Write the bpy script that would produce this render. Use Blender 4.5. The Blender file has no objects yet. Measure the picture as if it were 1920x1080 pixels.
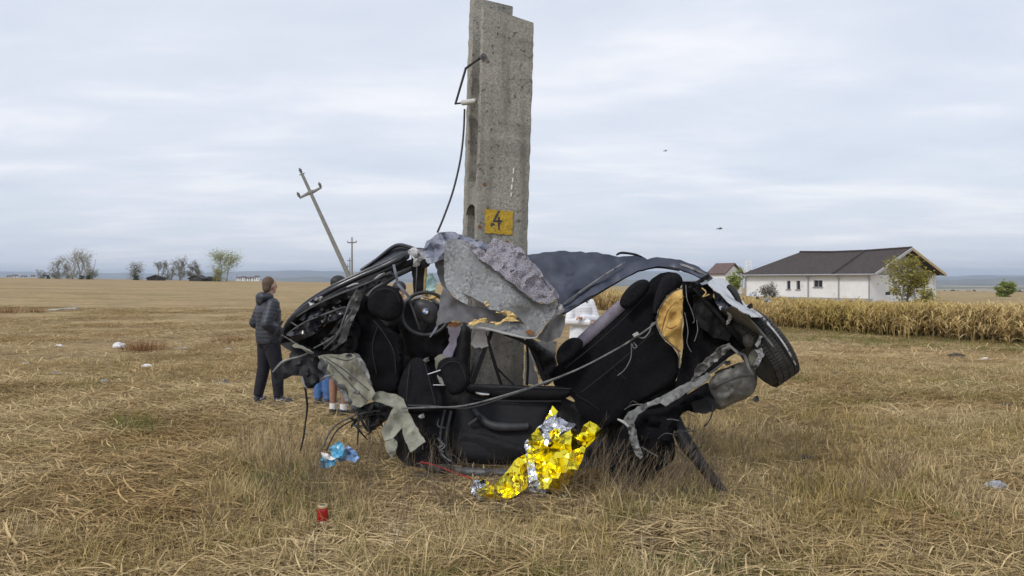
import bpy, bmesh, math, random
import numpy as np
from mathutils import Vector, Matrix, noise
from mathutils.geometry import delaunay_2d_cdt

scene = bpy.context.scene
COL = scene.collection
R = math.radians

# ---------------------------------------------------------------- camera
F, YH, EYE = 1450.0, 525.0, 1.65
cam_d = bpy.data.cameras.new('camera'); cam = bpy.data.objects.new('camera', cam_d); COL.objects.link(cam)
cam.location = (0, 0, EYE); cam.rotation_euler = (R(90), 0, 0)
cam_d.sensor_width = 36; cam_d.lens = F/1920*36
cam_d.shift_y = -(540-YH)/1920
cam_d.clip_start = 0.05; cam_d.clip_end = 40000
scene.camera = cam

# ---------------------------------------------------------------- sky, sun, exposure
SUN_DIR = Vector((-0.55, -0.62, 0.80)).normalized()
world = bpy.data.worlds.new('World'); scene.world = world; world.use_nodes = True
def build_world():
    nt = world.node_tree; N = nt.nodes; L = nt.links; N.clear()
    out = N.new('ShaderNodeOutputWorld'); bg = N.new('ShaderNodeBackground'); bg.inputs[1].default_value = 0.1
    sky = N.new('ShaderNodeTexSky'); sky.sky_type = 'NISHITA'; sky.sun_disc = False
    sky.sun_elevation = math.asin(SUN_DIR.z); sky.sun_rotation = math.atan2(SUN_DIR.x, SUN_DIR.y)
    sky.air_density = 1.0; sky.dust_density = 2.0
    tc = N.new('ShaderNodeTexCoord'); sp = N.new('ShaderNodeSeparateXYZ'); L.new(tc.outputs['Generated'], sp.inputs[0])
    def m(op, a, b=None):
        n = N.new('ShaderNodeMath'); n.operation = op
        for i, v in enumerate((a, b)):
            if v is None: continue
            if isinstance(v, (int, float)): n.inputs[i].default_value = v
            else: L.new(v, n.inputs[i])
        return n.outputs[0]
    zc = m('ADD', m('MAXIMUM', sp.outputs[2], 0.0), 0.10)
    cb = N.new('ShaderNodeCombineXYZ')
    L.new(m('DIVIDE', sp.outputs[0], zc), cb.inputs[0]); L.new(m('DIVIDE', sp.outputs[1], zc), cb.inputs[1])
    def nz(scale, det, rough, dist, sx, sy, off=0):
        mp = N.new('ShaderNodeMapping'); mp.inputs['Scale'].default_value = (sx, sy, 1); mp.inputs['Location'].default_value = (off, off*.7, 0)
        mp.inputs['Rotation'].default_value = (0, 0, R(-12)); L.new(cb.outputs[0], mp.inputs[0])
        n = N.new('ShaderNodeTexNoise'); n.inputs['Scale'].default_value = scale; n.inputs['Detail'].default_value = det
        n.inputs['Roughness'].default_value = rough; n.inputs['Distortion'].default_value = dist
        L.new(mp.outputs[0], n.inputs['Vector']); return n.outputs[0]
    n1 = nz(.9, 5, .5, .6, 0.7, 1.0, 3.1); n2 = nz(2.3, 6, .55, .4, 0.6, 1.0, 9.3)
    f = m('ADD', m('MULTIPLY', n1, .62), m('MULTIPLY', n2, .38))
    cr = N.new('ShaderNodeValToRGB'); L.new(f, cr.inputs[0]); e = cr.color_ramp.elements
    e[0].position = .32; e[0].color = (.635, .69, .795, 1); e[1].position = .70; e[1].color = (.95, .945, .97, 1)
    x = cr.color_ramp.elements.new(.50); x.color = (.725, .77, .86, 1)
    sc = N.new('ShaderNodeVectorMath'); sc.operation = 'SCALE'; sc.inputs['Scale'].default_value = 9.6; L.new(cr.outputs[0], sc.inputs[0])
    mx = N.new('ShaderNodeMix'); mx.data_type = 'RGBA'; mx.inputs[0].default_value = .90
    L.new(sky.outputs[0], mx.inputs[6]); L.new(sc.outputs[0], mx.inputs[7])
    L.new(mx.outputs[2], bg.inputs[0]); L.new(bg.outputs[0], out.inputs[0])
build_world()
sun_d = bpy.data.lights.new('sun', 'SUN'); sun = bpy.data.objects.new('sun', sun_d); COL.objects.link(sun)
sun_d.energy = 1.5; sun_d.angle = R(14); sun_d.color = (1, .965, .91)
sun.rotation_euler = (-SUN_DIR).to_track_quat('-Z', 'Y').to_euler()
scene.view_settings.view_transform = 'Standard'; scene.view_settings.look = 'None'
scene.view_settings.exposure = 0.25; scene.view_settings.gamma = 1; scene.view_settings.use_curve_mapping = False
scene.render.engine = 'CYCLES'
scene.cycles.max_bounces = 5; scene.cycles.diffuse_bounces = 2; scene.cycles.glossy_bounces = 3; scene.cycles.volume_bounces = 0; scene.cycles.use_denoising = True
scene.cycles.transparent_max_bounces = 6

rng = random.Random(7); NR = np.random.default_rng(7)

# ---------------------------------------------------------------- helpers
def P(px, py, d):
    """point seen at photo pixel (px,py), d metres ahead"""
    return Vector(((px-960)/F*d, d, EYE+(YH-py)/F*d))
def ss(a, b, x):
    t = min(1, max(0, (x-a)/(b-a))); return t*t*(3-2*t)
def gz(x, y):
    """ground height"""
    z = -0.014*max(-190, min(190, x))*ss(12, 70, y)
    z -= 0.42*ss(3, 11, x)*ss(11, 24, y)*(1-ss(60, 110, y))
    if y > 255: z -= 24*ss(255, 900, y)*ss(-420, 30, x) + 16*ss(262, 900, y)*(1-ss(-420, 30, x))
    r = math.hypot(x, y)
    if r < 60:
        k = 1-ss(25, 60, r)
        z += k*0.05*noise.noise(Vector((x*.5, y*.5, 3.3))) + k*0.018*noise.noise(Vector((x*2.1, y*2.1, 7.7)))
    return z
def hit(px, py, dmax=400):
    """ground point under a photo pixel"""
    d = 3.0; step = .05
    while d < dmax:
        p = P(px, py, d)
        if p.z <= gz(p.x, p.y): return Vector((p.x, p.y, gz(p.x, p.y)))
        d += step; step = max(.03, d*.006)
    return Vector((p.x, p.y, gz(p.x, p.y)))

ORG = {}
def tag(o, label=None, cat=None, group=None, kind=None):
    if label: o['label'] = label
    if cat: o['category'] = cat
    if group: o['group'] = group
    if kind: o['kind'] = kind
    return o
def empty(name, loc, label=None, cat=None, group=None, rz=0):
    o = bpy.data.objects.new(name, None); COL.objects.link(o); o.location = loc; o.rotation_euler = (0, 0, rz)
    o.empty_display_size = .2; ORG[o.name] = Vector(loc)
    return tag(o, label, cat, group)
def mk(name, verts, faces, mat, parent=None, smooth=None, local=False):
    """one mesh object; verts are world points unless local"""
    org = ORG.get(parent.name, Vector()) if parent else Vector()
    if local: org = Vector()
    me = bpy.data.meshes.new(name)
    me.from_pydata([(v[0]-org[0], v[1]-org[1], v[2]-org[2]) for v in verts], [], faces)
    bm = bmesh.new(); bm.from_mesh(me); bmesh.ops.recalc_face_normals(bm, faces=bm.faces); bm.to_mesh(me); bm.free()
    if mat: me.materials.append(mat)
    if smooth is not None:
        me.polygons.foreach_set('use_smooth', [True]*len(me.polygons))
        if smooth < 179: me.set_sharp_from_angle(angle=R(smooth))
    o = bpy.data.objects.new(name, me); COL.objects.link(o)
    if parent: o.parent = parent; ORG[o.name] = ORG.get(parent.name, Vector())
    else: ORG[o.name] = Vector()
    return o
class MB:
    """collects simple shapes into one mesh"""
    def __init__(s): s.v = []; s.f = []
    def add(s, vs, fs):
        b = len(s.v); s.v += [Vector(v) for v in vs]; s.f += [[i+b for i in f] for f in fs]
    def box(s, c, size, rot=None):
        m = rot or Matrix.Identity(3); h = Vector(size)/2; c = Vector(c)
        vs = [c+m@Vector((sx*h.x, sy*h.y, sz*h.z)) for sz in (-1, 1) for sy in (-1, 1) for sx in (-1, 1)]
        s.add(vs, [(0,1,3,2),(4,6,7,5),(0,4,5,1),(2,3,7,6),(0,2,6,4),(1,5,7,3)])
    def tube(s, pts, r, sides=8, flat=1.0, up=Vector((0, 1, 0)), caps=True):
        pts = [Vector(p) for p in pts]; n = len(pts)
        rs = list(r) if hasattr(r, '__len__') else [r]*n
        if len(rs) != n: rs = list(np.interp(np.linspace(0, 1, n), np.linspace(0, 1, len(rs)), rs))
        vs = []
        for i, p in enumerate(pts):
            t = (pts[min(i+1, n-1)]-pts[max(i-1, 0)]).normalized()
            a = t.cross(up)
            if a.length < .05: a = t.cross(Vector((1, 0, 0)))
            a.normalize(); b = a.cross(t).normalized()
            off = math.pi/4 if sides == 4 else 0
            for k in range(sides):
                an = 2*math.pi*k/sides+off
                vs.append(p+a*math.cos(an)*rs[i]+b*math.sin(an)*rs[i]*flat)
        fs = [(i*sides+k, i*sides+(k+1) % sides, (i+1)*sides+(k+1) % sides, (i+1)*sides+k) for i in range(n-1) for k in range(sides)]
        if caps: fs += [tuple(range(sides))[::-1], tuple(range((n-1)*sides, n*sides))]
        s.add(vs, fs)
    def cone(s, p0, r0, p1, r1, round0=True, round1=True, sides=14):
        p0, p1 = Vector(p0), Vector(p1); t = (p1-p0).normalized(); pts = []; rs = []
        if round0:
            for a in (80, 60, 35, 12): pts.append(p0-t*r0*math.sin(R(a))); rs.append(r0*math.cos(R(a)))
        pts.append(p0); rs.append(r0); pts.append(p1); rs.append(r1)
        if round1:
            for a in (12, 35, 60, 80): pts.append(p1+t*r1*math.sin(R(a))); rs.append(r1*math.cos(R(a)))
        s.tube(pts, rs, sides)
    def ell(s, c, r, n=14, rot=None):
        c = Vector(c); m = rot or Matrix.Identity(3); vs = [c+m@Vector((0, 0, -r[2]))]; h = n//2
        for i in range(1, h):
            th = math.pi*i/h-math.pi/2
            for k in range(n):
                a = 2*math.pi*k/n; vs.append(c+m@Vector((r[0]*math.cos(th)*math.cos(a), r[1]*math.cos(th)*math.sin(a), r[2]*math.sin(th))))
        vs.append(c+m@Vector((0, 0, r[2]))); fs = [(0, 1+(k+1) % n, 1+k) for k in range(n)]
        for i in range(h-2):
            fs += [(1+i*n+k, 1+i*n+(k+1) % n, 1+(i+1)*n+(k+1) % n, 1+(i+1)*n+k) for k in range(n)]
        last = len(vs)-1; fs += [(last, 1+(h-2)*n+k, 1+(h-2)*n+(k+1) % n) for k in range(n)]
        s.add(vs, fs)
    def lathe(s, prof, c=(0, 0, 0), n=24, rot=None):
        """prof: (radius, height) list"""
        m = rot or Matrix.Identity(3); c = Vector(c); vs = []
        for r, h in prof:
            for k in range(n):
                a = 2*math.pi*k/n; vs.append(c+m@Vector((r*math.cos(a), r*math.sin(a), h)))
        q = len(prof); fs = [(i*n+k, i*n+(k+1) % n, (i+1)*n+(k+1) % n, (i+1)*n+k) for i in range(q-1) for k in range(n)]
        fs += [tuple(range(n))[::-1], tuple(range((q-1)*n, q*n))]
        s.add(vs, fs)
    def prism(s, pts2, f0, f1):
        """closed outline mapped to two faces by f0 and f1"""
        n = len(pts2); s.add([f0(p) for p in pts2]+[f1(p) for p in pts2],
            [tuple(range(n)), tuple(range(2*n-1, n-1, -1))]+[(i, (i+1) % n, n+(i+1) % n, n+i) for i in range(n)])
    def build(s, name, mat, parent=None, smooth=None, local=False): return mk(name, s.v, s.f, mat, parent, smooth, local)
def spline(pts, n=6):
    """Catmull-Rom through points"""
    pts = [Vector(p) for p in pts]; out = []
    for i in range(len(pts)-1):
        p0 = pts[max(i-1, 0)]; p1 = pts[i]; p2 = pts[i+1]; p3 = pts[min(i+2, len(pts)-1)]
        for k in range(n):
            t = k/n; out.append(.5*((2*p1)+(p2-p0)*t+(2*p0-5*p1+4*p2-p3)*t*t+(3*p1-p0-3*p2+p3)*t**3))
    return out+[pts[-1]]

def chaikin(poly, k):
    for _ in range(k):
        q = []
        for i in range(len(poly)):
            a, b = poly[i], poly[(i+1) % len(poly)]
            q += [(a[0]*.75+b[0]*.25, a[1]*.75+b[1]*.25), (a[0]*.25+b[0]*.75, a[1]*.25+b[1]*.75)]
        poly = q
    return poly
def resample(poly, step, jag, rg):
    out = []
    for i in range(len(poly)):
        a, b = poly[i], poly[(i+1) % len(poly)]; l = math.hypot(b[0]-a[0], b[1]-a[1]); n = max(1, int(l/step))
        for k in range(n):
            t = k/n; j = jag if k else jag*.3
            out.append((a[0]+(b[0]-a[0])*t+rg.uniform(-j, j), a[1]+(b[1]-a[1])*t+rg.uniform(-j, j)))
    return out
def fill(poly, step, rg, wobble=.35):
    """triangulate a pixel outline with interior points; returns pts, tris, boundary count"""
    n = len(poly); pa = np.array(poly); x0, y0 = pa.min(0); x1, y1 = pa.max(0); inn = []
    a = pa; b = np.roll(pa, -1, 0); ab = b-a; l2 = (ab**2).sum(1)+1e-9
    def dist(p):
        t = np.clip(((p-a)*ab).sum(1)/l2, 0, 1); return np.sqrt((((a+ab*t[:, None])-p)**2).sum(1).min())
    def inside(p):
        c = ((a[:, 1] > p[1]) != (b[:, 1] > p[1])); xx = a[:, 0]+(p[1]-a[:, 1])*ab[:, 0]/np.where(ab[:, 1] == 0, 1e-9, ab[:, 1])
        return (np.sum(c & (p[0] < xx)) % 2) == 1
    row = 0; y = y0+step*.5
    while y < y1:
        x = x0+(step*.5 if row % 2 else 0)
        while x < x1:
            p = np.array((x+rg.uniform(-wobble, wobble)*step, y+rg.uniform(-wobble, wobble)*step))
            if inside(p) and dist(p) > step*.45: inn.append((p[0], p[1]))
            x += step
        y += step*.87; row += 1
    pts = [Vector(p) for p in list(poly)+inn]
    v, e, f, ov, oe, of = delaunay_2d_cdt(pts, [(i, (i+1) % n) for i in range(n)], [], 1, 1e-4)
    v = [(q.x, q.y) for q in v]
    # boundary edges -> boundary verts
    cnt = {}
    for t in f:
        for i in range(len(t)):
            k = tuple(sorted((t[i], t[(i+1) % len(t)]))); cnt[k] = cnt.get(k, 0)+1
    bd = set(i for k, c in cnt.items() if c == 1 for i in k)
    return v, [list(t) for t in f], bd, dist
def depthfn(ctrl):
    if not hasattr(ctrl, '__len__'): return lambda x, y: ctrl
    c = np.array(ctrl, float)
    A = np.c_[c[:, 0], c[:, 1], np.ones(len(c))]
    s = np.linalg.lstsq(A, c[:, 2], rcond=None)[0] if len(c) >= 3 else np.array((0, 0, c[:, 2].mean()))
    res = c[:, 2]-A@s
    def f(x, y):
        w = 1/(((c[:, 0]-x)**2+(c[:, 1]-y)**2)+30.0); return float(s[0]*x+s[1]*y+s[2]+(w*res).sum()/w.sum())
    return f
SEED = [100]
def sheet(name, poly, depth, mat, parent, thick=.004, amp=.03, scale=60, rnd=0, step=9, jag=1.5, smooth=42, rounds=0, crease=1.0):
    """crumpled metal / cloth sheet with real relief and thickness"""
    SEED[0] += 1; rg = random.Random(SEED[0]); d = depthfn(depth)
    poly = chaikin(poly, rounds); pts, tris, bd, dist = fill(resample(poly, step, jag, rg), step, rg)
    o3 = rg.uniform(0, 99); vs = []
    for i, (x, y) in enumerate(pts):
        k = noise.noise(Vector((x/scale, y/scale, o3))); k2 = noise.noise(Vector((x/scale*2.3, y/scale*2.3, o3+5)))
        vd = noise.voronoi(Vector((x/scale*1.25, y/scale*1.25, o3)))[0]; cr_ = vd[1]-vd[0]
        dd = d(x, y)+amp*(1.3*(abs(k)*2-.6)+.5*k2+crease*1.5*(.35-cr_))+rg.uniform(-rnd, rnd)
        vs.append(P(x, y, dd))
    o = mk(name, vs, tris, mat, parent, smooth)
    # thickness along the local normals
    me = o.data; n = len(me.vertices); nrm = [v.normal.copy() for v in me.vertices]
    bm = bmesh.new(); bm.from_mesh(me); bmesh.ops.recalc_face_normals(bm, faces=bm.faces)
    bmesh.ops.solidify(bm, geom=bm.faces[:], thickness=thick)
    bm.to_mesh(me); bm.free()
    me.polygons.foreach_set('use_smooth', [True]*len(me.polygons)); me.set_sharp_from_angle(angle=R(smooth))
    return o
def puff(name, poly, depth, mat, parent, t=.06, edge=18, step=8, rounds=2, lump=.012, scale=50, smooth=60, jag=0, back=.6, crease=0):
    """padded solid: rounded front and back over an outline"""
    SEED[0] += 1; rg = random.Random(SEED[0]); d = depthfn(depth)
    poly = chaikin(poly, rounds); pts, tris, bd, dist = fill(resample(poly, step*.8, jag, rg), step, rg, .25)
    o3 = rg.uniform(0, 99); n = len(pts); vs = []; bk = []
    for i, (x, y) in enumerate(pts):
        q = 0 if i in bd else min(1, dist(np.array((x, y)))/edge); h = math.sqrt(max(0, 1-(1-q)**2))
        l = lump*noise.noise(Vector((x/scale, y/scale, o3)))*1.5; dd = d(x, y)
        if crease: vd = noise.voronoi(Vector((x/scale*1.3, y/scale*1.3, o3)))[0]; l += crease*(.3-(vd[1]-vd[0]))*(.3+.7*h)
        vs.append(P(x, y, dd-t*h+l)); bk.append(P(x, y, dd+t*back*h+l))
    m = [0]*n; extra = []
    for i in range(n):
        if i in bd: m[i] = i
        else: m[i] = n+len(extra); extra.append(bk[i])
    fs = tris+[[m[i] for i in t[::-1]] for t in tris]
    return mk(name, vs+extra, fs, mat, parent, smooth)
def rod(name, pts, r, mat, parent, sides=8, flat=1.0, n=5, smooth=50):
    """pts: (px,py,d); r in photo pixels"""
    w = [P(*p) for p in pts]; dm = sum(p[2] for p in pts)/len(pts)
    rr = [q*dm/F for q in r] if hasattr(r, '__len__') else r*dm/F
    b = MB(); b.tube(spline(w, n) if n > 1 else w, rr, sides, flat); return b.build(name, mat, parent, smooth)

# ---------------------------------------------------------------- materials
def pm(name, c1, c2=None, scale=8, rough=.7, metal=0, bump=0, bscale=None, detail=5, lo=.35, hi=.65, coat=0, spec=.5, c3=None, s3=3, lo3=.5, hi3=.62, stretch=None, trans=0, alpha=1, streak=None):
    m = bpy.data.materials.new(name); m.use_nodes = True; nt = m.node_tree; N = nt.nodes; L = nt.links
    b = N['Principled BSDF']; b.inputs['Roughness'].default_value = rough; b.inputs['Metallic'].default_value = metal
    b.inputs['Specular IOR Level'].default_value = spec; b.inputs['Coat Weight'].default_value = coat; b.inputs['Coat Roughness'].default_value = .08
    tc = N.new('ShaderNodeTexCoord'); vec = tc.outputs['Object']
    if stretch:
        mp = N.new('ShaderNodeMapping'); mp.inputs['Scale'].default_value = stretch; L.new(vec, mp.inputs[0]); vec = mp.outputs[0]
    def nz(s, d=detail):
        n = N.new('ShaderNodeTexNoise'); n.inputs['Scale'].default_value = s; n.inputs['Detail'].default_value = d; n.inputs['Roughness'].default_value = .6
        L.new(vec, n.inputs['Vector']); return n.outputs[0]
    def ramp(v, a, b_, ca, cb):
        r = N.new('ShaderNodeValToRGB'); L.new(v, r.inputs[0]); e = r.color_ramp.elements
        e[0].position = a; e[0].color = (*ca, 1); e[1].position = b_; e[1].color = (*cb, 1); return r.outputs[0]
    if c2 is None: b.inputs['Base Color'].default_value = (*c1, 1)
    else:
        col = ramp(nz(scale), lo, hi, c1, c2)
        if c3:
            mx = N.new('ShaderNodeMix'); mx.data_type = 'RGBA'; L.new(ramp(nz(s3, 3), lo3, hi3, (0, 0, 0), (1, 1, 1)), mx.inputs[0])
            L.new(col, mx.inputs[6]); mx.inputs[7].default_value = (*c3, 1); col = mx.outputs[2]
        if streak:
            sc_, ss_, sl, sh, amt = streak; mp = N.new('ShaderNodeMapping'); mp.inputs['Scale'].default_value = (1, 1, .12); L.new(tc.outputs['Object'], mp.inputs[0])
            n = N.new('ShaderNodeTexNoise'); n.inputs['Scale'].default_value = ss_; n.inputs['Detail'].default_value = 6; L.new(mp.outputs[0], n.inputs['Vector'])
            rr = N.new('ShaderNodeMapRange'); rr.inputs[1].default_value = sl; rr.inputs[2].default_value = sh; rr.inputs[4].default_value = amt; L.new(n.outputs[0], rr.inputs[0])
            mx = N.new('ShaderNodeMix'); mx.data_type = 'RGBA'; L.new(rr.outputs[0], mx.inputs[0]); L.new(col, mx.inputs[6]); mx.inputs[7].default_value = (*sc_, 1); col = mx.outputs[2]
        L.new(col, b.inputs['Base Color'])
    if bump:
        bp = N.new('ShaderNodeBump'); bp.inputs['Strength'].default_value = bump; bp.inputs['Distance'].default_value = .01
        L.new(nz(bscale or scale*3, 4), bp.inputs['Height']); L.new(bp.outputs[0], b.inputs['Normal'])
    if trans: b.inputs['Transmission Weight'].default_value = trans
    if alpha < 1: b.inputs['Alpha'].default_value = alpha
    return m
def leafmat(name, dark, light, tint=None, ts=.35, tl=.45, th=.62, transl=.3, usecol=True):
    """thin blades: colour from a per-blade attribute, an instance random and patches over the ground"""
    m = bpy.data.materials.new(name); m.use_nodes = True; nt = m.node_tree; N = nt.nodes; L = nt.links; N.clear()
    out = N.new('ShaderNodeOutputMaterial'); at = N.new('ShaderNodeAttribute'); at.attribute_name = 'Col'
    oi = N.new('ShaderNodeObjectInfo'); ad = N.new('ShaderNodeMath'); ad.operation = 'MULTIPLY_ADD'
    L.new(oi.outputs['Random'], ad.inputs[0]); ad.inputs[1].default_value = .3; L.new(at.outputs['Fac'], ad.inputs[2])
    mx = N.new('ShaderNodeMix'); mx.data_type = 'RGBA'; L.new(ad.outputs[0], mx.inputs[0]); mx.inputs[6].default_value = (*dark, 1); mx.inputs[7].default_value = (*light, 1)
    col = mx.outputs[2]
    if tint:
        g = N.new('ShaderNodeNewGeometry'); n = N.new('ShaderNodeTexNoise'); n.inputs['Scale'].default_value = ts; n.inputs['Detail'].default_value = 4
        L.new(g.outputs['Position'], n.inputs['Vector']); r = N.new('ShaderNodeMapRange'); r.inputs[1].default_value = tl; r.inputs[2].default_value = th
        L.new(n.outputs[0], r.inputs[0]); m2 = N.new('ShaderNodeMix'); m2.data_type = 'RGBA'; m2.blend_type = 'MULTIPLY'
        L.new(r.outputs[0], m2.inputs[0]); L.new(col, m2.inputs[6]); m2.inputs[7].default_value = (*tint, 1); col = m2.outputs[2]
    d = N.new('ShaderNodeBsdfDiffuse'); t = N.new('ShaderNodeBsdfTranslucent'); ms = N.new('ShaderNodeMixShader'); ms.inputs[0].default_value = transl
    L.new(col, d.inputs[0]); L.new(col, t.inputs[0]); L.new(d.outputs[0], ms.inputs[1]); L.new(t.outputs[0], ms.inputs[2]); L.new(ms.outputs[0], out.inputs[0])
    return m
M = {}
M['concrete'] = pm('concrete', (.20, .19, .165), (.37, .352, .308), 55, .92, bump=.55, bscale=70, c3=(.10, .09, .075), s3=24, lo3=.60, hi3=.68, streak=((.10, .093, .078), 5, .50, .68, .65))
M['concrete_grey'] = pm('concrete_far', (.19, .185, .165), (.26, .25, .225), 6, .9)
M['rust'] = pm('rust', (.17, .07, .03), (.26, .12, .05), 40, .9)
M['yellow_paint'] = pm('yellow_paint', (.42, .26, .02), (.56, .37, .035), 30, .8, bump=.8, bscale=70, c3=(.12, .10, .07), s3=55, lo3=.60, hi3=.66)
M['black_paint_mark'] = pm('mark_paint', (.03, .03, .035), (.08, .075, .07), 60, .8)
M['white_flake'] = pm('white_flake', (.75, .74, .72), None, rough=.8)
M['steel'] = pm('steel', (.10, .10, .10), (.16, .155, .15), 30, .6, metal=.5)
M['porcelain'] = pm('porcelain', (.45, .44, .42), (.55, .54, .5), 20, .35)
M['cable'] = pm('cable', (.018, .018, .02), None, rough=.55)
M['black'] = pm('black_trim', (.005, .005, .0062), (.010, .010, .0125), 14, .62, bump=.25, bscale=60, spec=.35)
M['blackpaint'] = pm('black_paint', (.008, .009, .013), (.016, .017, .024), 9, .28, bump=.12, bscale=22, coat=.4)
M['fabric'] = pm('black_fabric', (.0045, .0045, .0056), (.008, .008, .010), 40, .95, bump=.5, bscale=260, spec=.15)
M['fabric2'] = pm('charcoal_fabric', (.008, .008, .0095), (.014, .014, .0165), 35, .95, bump=.5, bscale=240, spec=.15)
M['darkgrey'] = pm('dark_grey_metal', (.045, .047, .05), (.10, .10, .10), 12, .5, metal=.3, bump=.3, bscale=30)
M['plastic'] = pm('black_plastic', (.007, .007, .0085), (.012, .012, .0145), 30, .6, bump=.4, bscale=320, spec=.3)
M['piping'] = pm('seat_piping', (.012, .012, .014), (.020, .020, .023), 20, .8)
M['plastic2'] = pm('grey_plastic', (.030, .031, .034), (.05, .05, .054), 20, .5)
M['olive'] = pm('olive_grey_underside', (.15, .15, .115), (.30, .295, .235), 9, .8, bump=.25, bscale=30, c3=(.07, .065, .055), s3=5, lo3=.56, hi3=.68)
M['greymetal'] = pm('torn_grey_metal', (.10, .10, .098), (.235, .235, .23), 10, .5, metal=.25, bump=.3, bscale=35, c3=(.05, .05, .05), s3=9, lo3=.58, hi3=.66)
M['palemetal'] = pm('bare_pale_metal', (.32, .32, .325), (.62, .62, .62), 12, .35, metal=.35, bump=.2, bscale=40, c3=(.06, .06, .065), s3=10, lo3=.58, hi3=.64)
M['navy'] = pm('navy_paint', (.016, .020, .040), (.036, .043, .072), 7, .32, metal=.2, bump=.1, bscale=14, coat=.5)
M['roofgrey'] = pm('blue_grey_roof', (.13, .14, .185), (.27, .28, .335), 9, .45, metal=.2, bump=.25, bscale=22, c3=(.05, .055, .09), s3=7, lo3=.55, hi3=.66)
M['lining'] = pm('grey_roof_lining', (.13, .135, .14), (.36, .365, .37), 42, .95, bump=.5, bscale=180, c3=(.22, .23, .235), s3=6, lo3=.42, hi3=.62)
M['liningdark'] = pm('dark_lining', (.10, .10, .105), (.16, .16, .165), 16, .9, bump=.2, bscale=60)
M['greycloth'] = pm('smooth_grey_cloth', (.13, .13, .145), (.21, .21, .23), 9, .8, bump=.15, bscale=20)
M['felt'] = pm('violet_felt', (.13, .122, .148), (.47, .45, .50), 110, .98, bump=1.0, bscale=170, lo=.38, hi=.62)
M['foam'] = pm('yellow_foam', (.50, .30, .075), (.66, .44, .15), 14, .95, bump=.3, bscale=60, c3=(.28, .14, .03), s3=9, lo3=.60, hi3=.70)
M['foamlight'] = pm('pale_foam', (.62, .42, .15), (.78, .60, .28), 40, .95, bump=.6, bscale=90)
M['lilac'] = pm('lilac_trim', (.17, .15, .20), (.27, .25, .31), 12, .8)
M['palegrey'] = pm('pale_grey_trim', (.36, .35, .34), (.45, .44, .43), 12, .75)
M['bluegrey'] = pm('blue_grey_plastic', (.12, .13, .165), (.17, .18, .22), 20, .5)
M['rubber'] = pm('tyre_rubber', (.028, .027, .025), (.06, .057, .052), 14, .85, bump=.5, bscale=60)
M['tank'] = pm('grey_tank', (.09, .088, .08), (.19, .185, .165), 7, .6, bump=.25, bscale=30, c3=(.035, .033, .03), s3=6, lo3=.55, hi3=.66)
M['chrome'] = pm('chrome', (.75, .75, .76), None, rough=.18, metal=1)
M['white'] = pm('white_enamel', (.8, .8, .8), None, rough=.4)
M['blue'] = pm('blue_enamel', (.06, .25, .62), None, rough=.4)
M['glass'] = pm('broken_glass', (.35, .60, .58), (.55, .72, .70), 60, .25, bump=.5, bscale=120)
M['redwire'] = pm('red_wire', (.45, .03, .03), None, rough=.5)
M['gold'] = pm('gold_foil', (.99, .86, .07), (.99, .80, .05), 12, .16, metal=1, bump=.25, bscale=24)
M['silver'] = pm('silver_foil', (.86, .87, .90), (.70, .72, .76), 10, .12, metal=1, bump=.5, bscale=60)

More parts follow.
